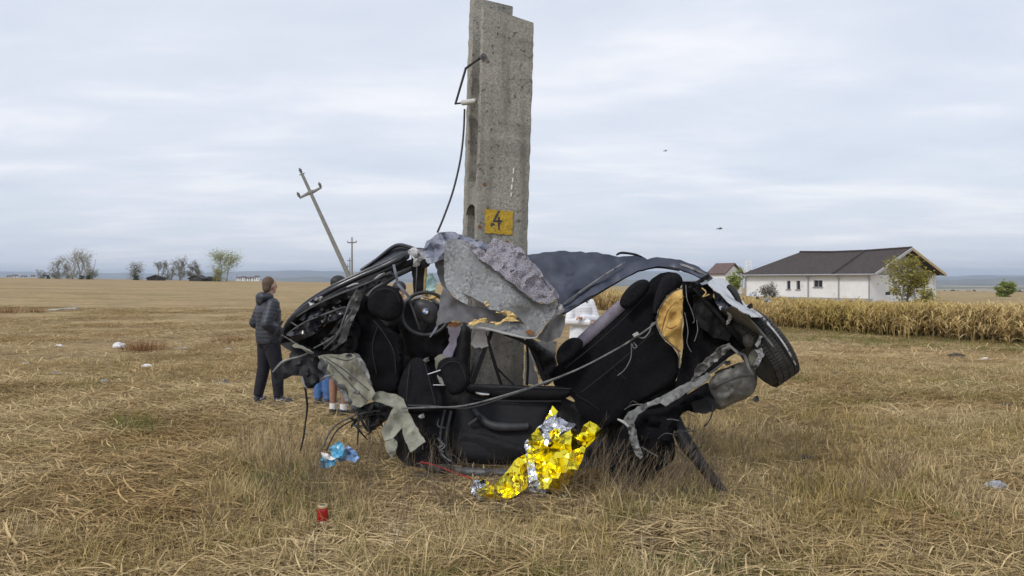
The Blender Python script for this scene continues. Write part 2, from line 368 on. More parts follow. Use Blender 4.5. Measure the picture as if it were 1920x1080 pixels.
# ================================================================ SETTING
def ground_material():
    m = bpy.data.materials.new('stubble_ground'); m.use_nodes = True; nt = m.node_tree; N = nt.nodes; L = nt.links
    b = N['Principled BSDF']; b.inputs['Roughness'].default_value = .98; b.inputs['Specular IOR Level'].default_value = .1
    g = N.new('ShaderNodeNewGeometry')
    def nz(s, d=5, st=(1, 1, 1), ro=.6, rz=0):
        mp = N.new('ShaderNodeMapping'); mp.inputs['Scale'].default_value = st; mp.inputs['Rotation'].default_value = (0, 0, rz); L.new(g.outputs['Position'], mp.inputs[0])
        n = N.new('ShaderNodeTexNoise'); n.inputs['Scale'].default_value = s; n.inputs['Detail'].default_value = d; n.inputs['Roughness'].default_value = ro
        L.new(mp.outputs[0], n.inputs['Vector']); return n.outputs[0]
    def rmp(v, a, c): 
        r = N.new('ShaderNodeMapRange'); r.inputs[1].default_value = a; r.inputs[2].default_value = c; L.new(v, r.inputs[0]); return r.outputs[0]
    def mix(f, a, c):
        x = N.new('ShaderNodeMix'); x.data_type = 'RGBA'; L.new(f, x.inputs[0])
        for i, v in ((6, a), (7, c)):
            if isinstance(v, tuple): x.inputs[i].default_value = (*v, 1)
            else: L.new(v, x.inputs[i])
        return x.outputs[2]
    def mul(a, c):
        x = N.new('ShaderNodeMath'); x.operation = 'MULTIPLY'; L.new(a, x.inputs[0])
        if isinstance(c, float): x.inputs[1].default_value = c
        else: L.new(c, x.inputs[1])
        return x.outputs[0]
    col = mix(rmp(nz(3.5, 8, (.5, 1.6, 1), .7), .35, .68), (.15, .105, .058), (.55, .405, .21))
    col = mix(mul(rmp(nz(.30, 5, (.7, 1.4, 1)), .48, .70), .5), col, (.13, .088, .050))          # bare, trampled patches
    col = mix(mul(rmp(nz(.05, 4, (.35, 2.2, 1), .6, R(4)), .44, .62), .50), col, (.44, .33, .18))  # tillage bands
    col = mix(mul(rmp(nz(.16, 4, (.25, 2.4, 1), .6, R(-3)), .50, .62), .45), col, (.20, .145, .08))
    col = mix(mul(rmp(nz(.22, 4), .52, .66), .45), col, (.17, .165, .065))                          # greener patches
    # churned soil where the car came to rest
    ds = N.new('ShaderNodeVectorMath'); ds.operation = 'DISTANCE'; L.new(g.outputs['Position'], ds.inputs[0]); ds.inputs[1].default_value = (.1, 6.7, 0)
    sm = N.new('ShaderNodeMath'); sm.operation = 'MULTIPLY_ADD'; L.new(nz(1.6, 5), sm.inputs[0]); sm.inputs[1].default_value = 2.4; L.new(ds.outputs['Value'], sm.inputs[2])
    col = mix(mul(rmp(sm.outputs[0], 4.6, 3.2), .8), col, (.075, .052, .034))
    # far plain: greenish-brown parcels
    sp = N.new('ShaderNodeSeparateXYZ'); L.new(g.outputs['Position'], sp.inputs[0])
    vo = N.new('ShaderNodeTexVoronoi'); vo.inputs['Scale'].default_value = .0022; L.new(g.outputs['Position'], vo.inputs['Vector'])
    far = mix(rmp(vo.outputs['Color'], .2, .8), (.10, .12, .06), (.36, .28, .18))
    col = mix(rmp(sp.outputs[1], 330, 480), col, far)
    L.new(col, b.inputs['Base Color'])
    bp = N.new('ShaderNodeBump'); bp.inputs['Strength'].default_value = 1; bp.inputs['Distance'].default_value = .05
    L.new(nz(9, 6, (.6, 1.3, 1), .7), bp.inputs['Height']); L.new(bp.outputs[0], b.inputs['Normal'])
    return m
def build_ground():
    xs = [0.55*math.sinh(.046*i) for i in range(-230, 231)]
    ys = [-25, -12, -6, -2, 1]+[3+.17*i for i in range(60)]
    y = ys[-1]; s = .2
    while y < 12500: y += s; s *= 1.035; ys.append(y)
    k = 9000/xs[-1]
    xs = [x*(k if abs(x) > 40 else 1+(k-1)*(abs(x)/40)**2) for x in xs]
    vs = [(x, y, gz(x, y)) for y in ys for x in xs]; nx = len(xs)
    fs = [(j*nx+i, j*nx+i+1, (j+1)*nx+i+1, (j+1)*nx+i) for j in range(len(ys)-1) for i in range(nx-1)]
    o = mk('ground', vs, fs, ground_material(), smooth=180); tag(o, kind='structure'); return o
build_ground()

def build_hills(name, d0, d1, zbase, peaks, seed, mat):
    n = 220; rows = 9; vs = []
    for j in range(rows):
        t = j/(rows-1); d = d0+(d1-d0)*t
        for i in range(n):
            px = -500+2900*i/(n-1); x = (px-960)/F*d
            h = np.interp(px, [p[0] for p in peaks], [p[1] for p in peaks])   # ridge height in metres above eye
            h += 16*noise.fractal(Vector((px/130, seed, 0)), .9, 2.1, 5)+7*noise.noise(Vector((px/22, seed, 4)))
            z = zbase+(EYE+h-zbase)*math.sin(min(1, t*1.25)*math.pi/2)+6*noise.noise(Vector((x*.004, d*.004, seed)))
            vs.append((x, d, z))
    fs = [(j*n+i, j*n+i+1, (j+1)*n+i+1, (j+1)*n+i) for j in range(rows-1) for i in range(n-1)]
    tag(mk(name, vs, fs, mat, smooth=180), kind='structure')
M['hill'] = pm('wooded_hill', (.05, .065, .055), (.16, .145, .10), .0035, .95, detail=6)
build_hills('hills', 7600, 10200, -24, [(-500, 90), (0, 108), (150, 96), (300, 84), (420, 100), (560, 116), (680, 98), (900, 80), (1200, 115), (1330, 85), (1500, 30), (1760, 34), (1850, 66), (1920, 62), (2400, 80)], 3.0, M['hill'])
build_hills('hills', 4200, 5200, -24, [(-500, 5), (0, 8), (300, 4), (450, 12), (620, 10), (800, 4), (1300, 2), (1700, 0), (1800, 6), (1920, 12), (2400, 10)], 8.0, M['hill'])

# haze box round the place; hills inside it, sky outside
def build_haze():
    b = MB(); b.box((0, 5600, 60), (22000, 12900, 180))
    m = bpy.data.materials.new('haze_air'); m.use_nodes = True; N = m.node_tree.nodes; N.clear()
    o = N.new('ShaderNodeOutputMaterial'); v = N.new('ShaderNodeVolumePrincipled')
    v.inputs['Color'].default_value = (.72, .83, 1, 1); v.inputs['Density'].default_value = .00013; v.inputs['Anisotropy'].default_value = .2
    m.node_tree.links.new(v.outputs[0], o.inputs['Volume'])
    tag(b.build('haze', m), 'thin pale autumn haze over the fields', 'haze', kind='stuff')
HAZE = True
if HAZE: build_haze()

# ---------------------------------------------------------------- trees and shrubs
M['bark'] = pm('grey_bark', (.16, .15, .13), (.30, .28, .25), 6, .9)
M['barkpale'] = pm('pale_bark', (.34, .33, .30), (.50, .49, .46), 6, .9)
M['barkdark'] = pm('dark_bark', (.05, .045, .04), (.09, .08, .07), 6, .9)
LEAF = {
 'sparse': leafmat('grey_green_leaves', (.15, .155, .10), (.34, .335, .23)),
 'green': leafmat('yellow_green_leaves', (.13, .17, .04), (.36, .40, .12)),
 'yellow': leafmat('yellowing_leaves', (.14, .15, .035), (.42, .36, .09)),
 'dark': leafmat('dark_green_leaves', (.028, .045, .022), (.09, .115, .05)),
 'grey': leafmat('grey_brown_leaves', (.12, .12, .09), (.28, .27, .20)),
 'russet': leafmat('russet_dry_weed', (.10, .045, .018), (.30, .155, .07)),
}
def col_attr(me, vals):
    a = me.attributes.new('Col', 'FLOAT_COLOR', 'POINT'); v = np.repeat(np.asarray(vals, float)[:, None], 4, 1); v[:, 3] = 1
    a.data.foreach_set('color', v.ravel().astype(np.float32))
def leaves(name, pts, size, mat, parent, rg, droop=.3):
    """small bent leaf faces round points; pts: world"""
    vs = []; fs = []; cs = []
    for p in pts:
        s = size*rg.uniform(.5, 1.4); q = Matrix.Rotation(rg.uniform(0, 6.28), 3, 'Z')@Matrix.Rotation(rg.uniform(-1.2, 1.2), 3, 'X')@Matrix.Rotation(rg.uniform(-1, 1), 3, 'Y')
        b = len(vs); c = rg.random()
        for v in ((-.5, 0, 0), (0, -.28, .06), (.5, 0, -droop*.4), (0, .28, .06)): vs.append(Vector(p)+q@(Vector(v)*s)); cs.append(c)
        fs += [(b, b+1, b+2), (b, b+2, b+3)]
    o = mk(name, vs, fs, mat, parent); col_attr(o.data, cs); return o
def tree(name, base, h, w, label, cat, leaf='sparse', bark='bark', nleaf=1600, trunks=1, crown_from=.25, seed=0, lsize=None, group=None, up=.8, gappy=.5):
    rg = random.Random(seed*77+5); t = empty(name, base, label, cat, group); b = MB(); tips = []
    base = Vector(base)
    def grow(p, dirv, l, r, lev):
        q = p; pts = [p]; dv = dirv.copy()
        for k in range(4):
            dv = (dv+Vector((rg.uniform(-.22, .22), rg.uniform(-.22, .22), rg.uniform(-.02, .16)*up))).normalized(); q = q+dv*l/4; pts.append(q.copy())
            if lev >= 1: tips.append((q.copy(), lev))
        b.tube(pts, np.linspace(r, r*.45, len(pts)), 6 if lev < 2 else 4)
        if lev < 3:
            for k in range(rg.randint(4, 6) if lev == 0 else rg.randint(3, 4)):
                f = rg.uniform(crown_from if lev == 0 else .25, 1); pt = pts[min(4, int(f*4))]
                a = rg.uniform(0, 6.28); tilt = rg.uniform(.45, .95)
                nd = (dv*math.cos(tilt)+Vector((math.cos(a), math.sin(a), 0))*math.sin(tilt)*(w/h)*1.5+Vector((0, 0, .3*up))).normalized()
                grow(pt, nd, l*rg.uniform(.38, .6), r*.5, lev+1)
    for k in range(trunks):
        a = rg.uniform(0, 6.28); o = Vector((math.cos(a), math.sin(a), 0))*(0 if trunks == 1 else .12*w)
        grow(base-Vector((0, 0, .15))+o, (Vector((0, 0, 1))+o*.25/max(.4, w)).normalized(), h*rg.uniform(.55, .7), h*.022, 0)
    # fit height
    zt = max(p.z for p, l in tips); k = h/(zt-base.z+.02*h); xr = max(math.hypot(p.x-base.x, p.y-base.y) for p, l in tips); kx = min(4, (w/2)/xr)
    fit = lambda v: Vector((base.x+(v.x-base.x)*kx, base.y+(v.y-base.y)*kx, base.z+(v.z-base.z)*k))
    b.v = [fit(v) for v in b.v]; b.build('trunk', M[bark], t, 180)
    tips2 = [fit(p) for p, l in tips if rg.random() > gappy*.35]
    pts = [p+Vector((rg.gauss(0, 1), rg.gauss(0, 1), rg.gauss(0, .8)))*w*.075 for p in (tips2[rg.randrange(len(tips2))] for _ in range(nleaf))]
    leaves('crown', pts, lsize or h*.045, LEAF[leaf], t, rg)
    return t
def on(px, d):
    x = (px-960)/F*d; return Vector((x, d, gz(x, d)))
def hpx(d, n): return n*d/F
# two tree clumps on the crest of the stubble field
T = [
 (148, 240, 59, 46, 'tall pale sparse tree, biggest of the far clump beyond the stubble', 'sparse', 'barkpale', 1500, 3),
 (166, 246, 40, 26, 'slim sparse tree on the outer side of the tall pale tree', 'sparse', 'barkpale', 700, 2),
 (114, 240, 40, 32, 'lower round sparse tree beside the tall pale tree', 'sparse', 'bark', 900, 2),
 (130, 250, 30, 18, 'small thin tree squeezed between the round tree and the tall pale tree', 'grey', 'bark', 400, 1),
 (81, 250, 17, 14, 'tiny bare shrub standing apart at the field edge', 'grey', 'bark', 250, 2),
 (265, 240, 34, 34, 'broad grey tree at the near end of the far shed row', 'grey', 'bark', 900, 2),
 (297, 262, 38, 20, 'thin upright tree rising behind the gabled shed', 'grey', 'bark', 600, 1),
 (318, 262, 36, 22, 'slim grey tree between the two sheds', 'grey', 'bark', 600, 1),
 (337, 255, 45, 26, 'tall grey tree with open crown between the sheds', 'grey', 'bark', 800, 1),
 (355, 262, 33, 20, 'short grey tree just before the long shed', 'grey', 'bark', 500, 1),
 (377, 262, 38, 22, 'sparse tree rising behind the long shed', 'sparse', 'bark', 500, 1),
 (411, 232, 57, 54, 'leafy yellow-green tree, the greenest beside the far sheds', 'green', 'barkpale', 2600, 3),
 (403, 226, 24, 18, 'yellow bush at the foot of the leafy green tree', 'yellow', 'bark', 400, 2),
]
for i, (px, d, hp, wp, lab, lf, bk, nl, tr) in enumerate(T):
    tree('tree' if hp > 24 else 'shrub', on(px, d), hpx(d, hp), hpx(d, wp*1.6), lab, 'tree' if hp > 24 else 'shrub', lf, bk, int(nl*1.7), max(2, tr), .02, seed=i, lsize=hpx(d, 1.8), group='trees on the field crest')
for i, (px, d, hp, wp, lab) in enumerate([(88, 240, 8, 9, 'low dark bush at the far field edge'), (152, 236, 7, 14, 'dark bush under the tall pale tree'), (168, 236, 8, 12, 'dark rounded bush by the trunk of the slim tree'), (256, 238, 9, 20, 'dull scrub at the foot of the broad grey tree')]):
    tree('bush', on(px, d), hpx(d, hp), hpx(d, wp), lab, 'bush', 'dark', 'barkdark', 300, 2, .05, seed=40+i, lsize=hpx(d, 2.2), group='bushes on the field crest')
# trees by the house
tree('tree', on(1705, 74), hpx(74, 92), hpx(74, 92), 'yellowing leafy tree in front of the gable of the white house', 'tree', 'yellow', 'bark', 3600, 3, .1, seed=51, lsize=.24, up=.5)
tree('shrub', on(1442, 84), hpx(84, 38), hpx(84, 44), 'grey thin shrub before the small twin windows of the white house', 'shrub', 'grey', 'barkdark', 1300, 3, .05, seed=52, lsize=.16)
tree('tree', on(1372, 112), hpx(112, 50), hpx(112, 46), 'green bushy tree before the brown-roofed neighbour house', 'tree', 'green', 'bark', 1600, 2, .1, seed=53, lsize=.3)
tree('tree', on(1885, 128), hpx(128, 28), hpx(128, 36), 'lone rounded green tree in the far field beside the house', 'tree', 'green', 'barkdark', 2600, 3, .02, seed=54, lsize=.36)
tree('shrub', on(1735, 70), hpx(70, 40), hpx(70, 36), 'low yellowing bush at the outer foot of the gable tree', 'shrub', 'yellow', 'bark', 700, 3, .05, seed=55, lsize=.2)
# wooded belts in the valley, one mass each
def woods(name, px0, px1, d, hp, label, leaf, seed, n):
    rg = random.Random(seed); pts = []
    for i in range(n):
        px = rg.uniform(px0, px1); dd = d*rg.uniform(.93, 1.1); x = (px-960)/F*dd; h = hpx(d, hp)*(.55+.45*abs(noise.noise(Vector((px/14, seed, 0))))*1.7)
        pts.append(Vector((x, dd, gz(x, dd)+h*rg.random()**.7)))
    tag(leaves(name, pts, hpx(d, 5), LEAF[leaf], None, rg), label, 'woods', kind='stuff')
woods('woods', 1745, 2050, 1150, 20, 'dark wooded belt in the valley behind the far field', 'dark', 5, 5000)
woods('woods', 535, 700, 760, 15, 'dull green hedge line beyond the stubble under the hills', 'grey', 6, 2600)
woods('woods', -80, 480, 1500, 9, 'thin line of distant scrub under the far hills', 'dark', 9, 3000)

# ---------------------------------------------------------------- far buildings
M['plaster'] = pm('white_plaster', (.72, .72, .71), (.80, .80, .79), 1.2, .9, c3=(.58, .57, .55), s3=.6, lo3=.55, hi3=.7)
M['tiles'] = pm('brown_roof_tiles', (.030, .022, .021), (.062, .046, .042), 2.5, .85, bump=.6, bscale=6, stretch=(1, 1, 4))
M['tilesred'] = pm('red_brown_tiles', (.10, .068, .06), (.15, .10, .09), 2.5, .85)
M['timber'] = pm('pale_timber', (.42, .31, .17), (.55, .43, .26), 4, .8)
M['darkwood'] = pm('dark_boards', (.035, .03, .028), (.07, .06, .055), 4, .9)
M['pane'] = pm('dark_window', (.02, .022, .027), None, rough=.2)
M['zinc'] = pm('zinc', (.30, .30, .31), (.40, .40, .41), 6, .5, metal=.4)
M['plinth'] = pm('plinth', (.28, .27, .26), (.36, .35, .33), 3, .9)
def white_house():
    B = Vector((39.4, 85, 0)); u = Vector((-9.2, 15, 0)).normalized(); v = Vector((.852, .523, 0)); Lw, Wd = 17.6, 12.7
    t = empty('house', (B.x, B.y, gz(B.x, B.y)), 'long white house with brown tiled roof behind the maize', 'house')
    z0, ze, zr = -1.1, 2.45, 5.2
    q = lambda a, b, z: B+u*a+v*b+Vector((0, 0, z))
    def wall(name, a0, b0, a1, b1, za, zb, mat, th=.25):
        n = Vector((0, 0, 1)).cross((q(a1, b1, 0)-q(a0, b0, 0))).normalized()*th; m_ = MB()
        p = [q(a0, b0, za), q(a1, b1, za), q(a1, b1, zb), q(a0, b0, zb)]
        m_.add(p+[x-n for x in p], [(0,1,2,3),(7,6,5,4),(0,4,5,1),(1,5,6,2),(2,6,7,3),(3,7,4,0)]); return m_.build(name, mat, t)
    # front wall cut round three windows
    wins = [(9.2, 9.75, .55, 1.55), (10.6, 11.15, .55, 1.55), (6.1, 7.3, .85, 1.6)]
    cuts = sorted(set([0, Lw]+[w for x in wins for w in x[:2]])); m_ = MB()
    for a0, a1 in zip(cuts[:-1], cuts[1:]):
        w = [x for x in wins if x[0] <= a0+1e-6 and x[1] >= a1-1e-6]
        for za, zb in ([(z0, w[0][2]), (w[0][3], ze)] if w else [(z0, ze)]):
            p = [q(a0, 0, za), q(a1, 0, za), q(a1, 0, zb), q(a0, 0, zb)]; m_.add(p+[x+v*.3 for x in p], [(0,1,2,3),(7,6,5,4),(0,4,5,1),(1,5,6,2),(2,6,7,3),(3,7,4,0)])
    m_.build('wall', M['plaster'], t)
    for a0, a1, za, zb in wins:
        c = q((a0+a1)/2, .16, (za+zb)/2); rot = Matrix((u, v, (0, 0, 1))).transposed(); m_ = MB()
        m_.box(c, (a1-a0, .03, zb-za), rot); wo = m_.build('window', M['pane'], t); m_ = MB()
        for s in ((-1, 0, 1) if a1-a0 > 1 else (-1, 1)):
            m_ = MB(); m_.box(c+u*s*((a1-a0)/2-.03)-v*.03, (.07, .06, zb-za), rot); m_.build('frame', M['zinc'], wo)
        m_ = MB(); m_.box(q((a0+a1)/2, -.05, za-.04), (a1-a0+.2, .2, .07), rot); m_.build('sill', M['zinc'], wo)
    wall('back_wall', Lw, Wd, 0, Wd, z0, ze, M['plaster']); wall('end_wall', Lw, 0, Lw, Wd, z0, ze, M['plaster'])
    # recessed gable end: plaster wall and pale tympanum
    wall('gable_wall', .25, .3, .25, Wd-.3, z0, ze-.25, M['plaster'])
    m_ = MB(); tri = [q(.5, .1, ze-.3), q(.5, Wd-.1, ze-.3), q(.5, Wd/2, zr-.25)]; m_.add(tri+[p+u*.2 for p in tri], [(0,1,2),(5,4,3),(0,3,4,1),(1,4,5,2),(2,5,3,0)]); m_.build('gable', M['palegrey'], t)
    m_ = MB(); m_.box(q(.05, 3.2, .15), (.12, .9, .35), Matrix((u, v, (0, 0, 1))).transposed()); m_.build('window', M['pane'], t)
    m_ = MB(); m_.box(q(Lw/2-.2, -.04, -.75), (Lw+.1, .1, .7), Matrix((u, v, (0, 0, 1))).transposed()); m_.build('plinth', M['plinth'], t)
    # roof: gable end near, hip at the far end, slight sag in the ridge
    o = .55; m_ = MB(); rl = 14.2
    E = [q(-.9, -o, ze-.12), q(Lw+o, -o, ze-.12), q(Lw+o, Wd+o, ze-.12), q(-.9, Wd+o, ze-.12)]
    r0 = q(-.9, Wd/2, zr+.08); rm = q(5, Wd/2, zr-.1); rm2 = q(9.6, Wd/2, zr-.1); r1 = q(rl, Wd/2, zr+.06); em = q(4.4, -o, ze-.14); em2 = q(4.4, Wd+o, ze-.14)
    dn = Vector((0, 0, -.16)); top = E+[r0, rm, r1, em, em2, rm2]
    m_.add(top+[p+dn for p in top], [(0,7,5,4),(7,1,6,9,5),(1,2,6),(2,8,5,9,6),(8,3,4,5)]+[tuple(10+i for i in f[::-1]) for f in [(0,7,5,4),(7,1,6,9,5),(1,2,6),(2,8,5,9,6),(8,3,4,5)]]+[(0,10,17,7),(7,17,11,1),(1,11,12,2),(2,12,18,8),(8,18,13,3),(0,4,14,10),(4,3,13,14)])
    rf = m_.build('roof', M['tiles'], t)
    m_ = MB(); m_.tube([r0+Vector((0,0,.05)), rm+Vector((0,0,.05)), rm2+Vector((0,0,.05)), r1+Vector((0,0,.05))], .13, 6); m_.build('ridge_tiles', M['tiles'], rf)
    m_ = MB(); m_.tube([em+Vector((0,0,.04)), rm+Vector((0,0,.04))], .16, 6); m_.build('seam', M['tiles'], rf)
    for nm, a, b_, mt in (('bargeboard', E[0], r0, M['palegrey']), ('bargeboard', E[3], r0, M['timber'])):
        m_ = MB(); m_.tube([a+u*-.04+Vector((0,0,-.1)), b_+u*-.04+Vector((0,0,-.1))], .2, 4, .4, up=u); m_.build(nm, mt, rf)
    m_ = MB(); m_.tube([q(-.9, -o-.08, ze-.2), q(Lw+o, -o-.08, ze-.2)], .09, 8); m_.build('gutter', M['zinc'], t)
    for a in (8.0, 3.9, .1, Lw-.1):
        m_ = MB(); m_.tube([q(a, -o-.05, ze-.25), q(a, -.12, ze-.6), q(a, -.12, z0)], .07, 8); m_.build('downpipe', M['zinc'], t)
    m_ = MB(); m_.tube([q(.15, Wd+.1, ze-.3), q(.15, Wd+.1, z0)], .07, 8); m_.build('downpipe', M['zinc'], t)
white_house()
def small_house(px, d, wpx, hpx_, label, wallm, roofm, rz=0, group=None, name='house', eave=.5, front=.0):
    x = (px-960)/F*d; w = hpx(d, wpx); h = hpx(d, hpx_); base = (x, d, gz(x, d)); t = empty(name, base, label, 'house' if name == 'house' else 'shed', group, rz); D = w*.8
    m_ = MB(); he = h*eave; m_.box((0, 0, he/2-.2), (w, D, he+.4)); m_.build('wall', wallm, t, local=True)
    m_ = MB(); o = w*.07
    A = [(-w/2-o, -D/2-o, he-.1), (w/2+o, -D/2-o, he-.1), (w/2+o, D/2+o, he-.1), (-w/2-o, D/2+o, he-.1), (0, -D/2-o, h), (0, D/2+o, h)]
    A2 = [(a, b, c-.2) for a, b, c in A]; m_.add(A+A2, [(0,3,5,4),(1,4,5,2),(6,10,11,9),(7,8,11,10),(0,4,10,6),(4,1,7,10),(3,9,11,5),(5,11,8,2),(0,6,9,3),(1,2,8,7)]); m_.build('roof', roofm, t, local=True)
    m_ = MB(); m_.add([(-w/2, -D/2+.02, he-.15), (w/2, -D/2+.02, he-.15), (0, -D/2+.02, h-.3), (-w/2, -D/2+.2, he-.15), (w/2, -D/2+.2, he-.15), (0, -D/2+.2, h-.3)], [(0,1,2),(5,4,3),(0,3,4,1),(1,4,5,2),(2,5,3,0)]); m_.build('gable', wallm, t, local=True)
    for s in (-.22, .22):
        m_ = MB(); m_.box((s*w, -D/2-.02, he*.5), (w*.16, .06, he*.38)); m_.build('window', M['pane'], t, local=True)
    return t
small_house(1360, 122, 48, 57, 'white neighbour house with red-brown gabled roof beyond the wreck', M['plaster'], M['tilesred'], R(35), eave=.68)
small_house(293, 232, 30, 11, 'low dark shed with pale front under the thin trees', M['darkwood'], M['darkwood'], R(20), 'dark sheds on the field crest', 'shed', .5)
small_house(372, 228, 26, 12, 'dark gabled shed just before the leafy green tree', M['darkwood'], M['darkwood'], R(-12), 'dark sheds on the field crest', 'shed', .5)
small_house(397, 232, 24, 9, 'long low dark shed half hidden by the leafy green tree', M['darkwood'], M['darkwood'], R(-12), 'dark sheds on the field crest', 'shed', .6)
rg = random.Random(3)
far_labels = {448: 'tiny far house nearest the leafy green tree', 457: 'tiny far pale house with brown roof under the hills', 466: 'tiny far white house in the middle of the row', 474: 'tiny far house near the standing man', 482: 'tiny far house at the hedge end of the row', 18: 'tiny far house at the photo edge', 28: 'tiny pale house second from the photo edge', 45: 'tiny far house left of the pale trees', 62: 'tiny far house nearest the bare shrub'}
for px, lb in far_labels.items():
    d = 720 if px > 100 else 1100
    x = (px-960)/F*d; zt = EYE+(YH-(518 if px > 100 else 515)+rg.uniform(-1.5, 1.5))/F*d; g0 = gz(x, d); h = zt-g0; w = hpx(d, rg.uniform(7, 10))
    t = empty('house', (x, d, g0), lb, 'house', 'far village houses', rg.uniform(-.5, .5))
    m_ = MB(); m_.box((0, 0, (h-hpx(d, 3))/2), (w, w*.7, h-hpx(d, 3))); m_.build('wall', M['plaster'], t, local=True)
    m_ = MB(); he = h-hpx(d, 3); m_.add([(-w*.55, -w*.4, he), (w*.55, -w*.4, he), (w*.55, w*.4, he), (-w*.55, w*.4, he), (-w*.5, 0, h), (w*.5, 0, h)], [(0,1,5,4),(2,3,4,5),(0,4,3),(1,2,5),(3,2,1,0)]); m_.build('roof', M['tilesred'], t, local=True)
    for s in (-.25, .25):
        m_ = MB(); m_.box((s*w, -w*.35-.02, h-hpx(d, 5)), (w*.13, .06, h*.14)); m_.build('window', M['pane'], t, local=True)
def lattice_mast():
    d = 330; b = on(1403, d); zt = EYE+(YH-488)/F*d; t = empty('mast', b, 'slim pale mast between the two white houses', 'mast'); m_ = MB(); w0, w1 = 1.6, .9
    for sx in (-1, 1):
        for sy in (-1, 1): m_ = MB(); m_.tube([b+Vector((sx*w0, sy*w0, 0)), Vector((b.x+sx*w1, b.y+sy*w1, zt))], .16, 5); m_.build('leg', M['white'], t)
    n = 9
    for k in range(n):
        z = b.z+(zt-b.z)*k/n; z2 = b.z+(zt-b.z)*(k+1)/n; w = w0+(w1-w0)*k/n
        for sy in (-1, 1): m_ = MB(); m_.tube([Vector((b.x-w, b.y+sy*w, z)), Vector((b.x+w, b.y+sy*w, z2))], .09, 4); m_.build('brace', M['white'], t)
    m_ = MB(); m_.box((b.x+.9, b.y-1.3, zt-5.5), (1.3, .5, 2.6)); m_.build('antenna', M['steel'], t)
lattice_mast()

# ---------------------------------------------------------------- overhead-line poles
def line_pole(px_top, py_top, px_b, py_b, d, label, r=.11, arm=.85, at=.13, group='line poles along the field', scale=1.0):
    top = P(px_top, py_top, d); low = P(px_b, py_b, d); ax = (top-low).normalized(); s = (low.z-gz(low.x, d))/ax.z; base = low-ax*(s+.3)
    t = empty('utility_pole', base, label, 'utility pole', group); Ln = (top-base).length
    m_ = MB(); m_.tube([base, base+ax*Ln*.5, base+ax*(Ln-.35)], [r*1.25, r, r*.72], 12); m_.build('post', M['concrete_grey'], t, 60)
    side = Vector((ax.z, .25, -ax.x)).normalized(); c = base+ax*Ln*(1-at)
    m_ = MB(); m_.tube([c-side*arm+ax*-.06, c-side*arm*.35, c+ax*.03, c+side*arm*.35, c+side*arm+ax*.06], [r*.5, r*.75, r*1.15, r*.75, r*.5], 6); m_.build('crossarm', M['concrete_grey'], t, 50)
    prof = [(r*.22, 0), (r*.3, .05), (r*.62, .09), (r*.45, .15), (r*.66, .2), (r*.42, .27), (r*.2, .33)]
    for e in (-1, 1):
        q = c+side*arm*e*.96+ax*.04*e; rot = ax.to_track_quat('Z', 'Y').to_matrix(); m_ = MB(); m_.lathe([(a*scale, h*scale) for a, h in prof], q, 10, rot); m_.build('insulator', M['steel'], t, 50)
    q = base+ax*(Ln-.35); m_ = MB(); m_.lathe([(a*scale, h*scale) for a, h in prof], q+ax*.03, 10, ax.to_track_quat('Z', 'Y').to_matrix()); m_.build('insulator', M['steel'], t, 50)
    m_ = MB(); m_.tube([q-side*.18, q+side*.18], r*.3, 6); m_.build('cap_bracket', M['concrete_grey'], t)
line_pole(562, 317, 651, 511, 50, 'leaning concrete line pole tilted over the field', .135, .78, .17, scale=1.2)
line_pole(660, 444, 660, 512, 133, 'upright line pole beside the leaning one', .16, .75, .11)
line_pole(656, 483, 656, 512, 250, 'smaller line pole farther down the row', .2, .75, .12)
line_pole(652, 494, 652, 512, 380, 'farthest and tiniest line pole of the row', .24, .75, .13)

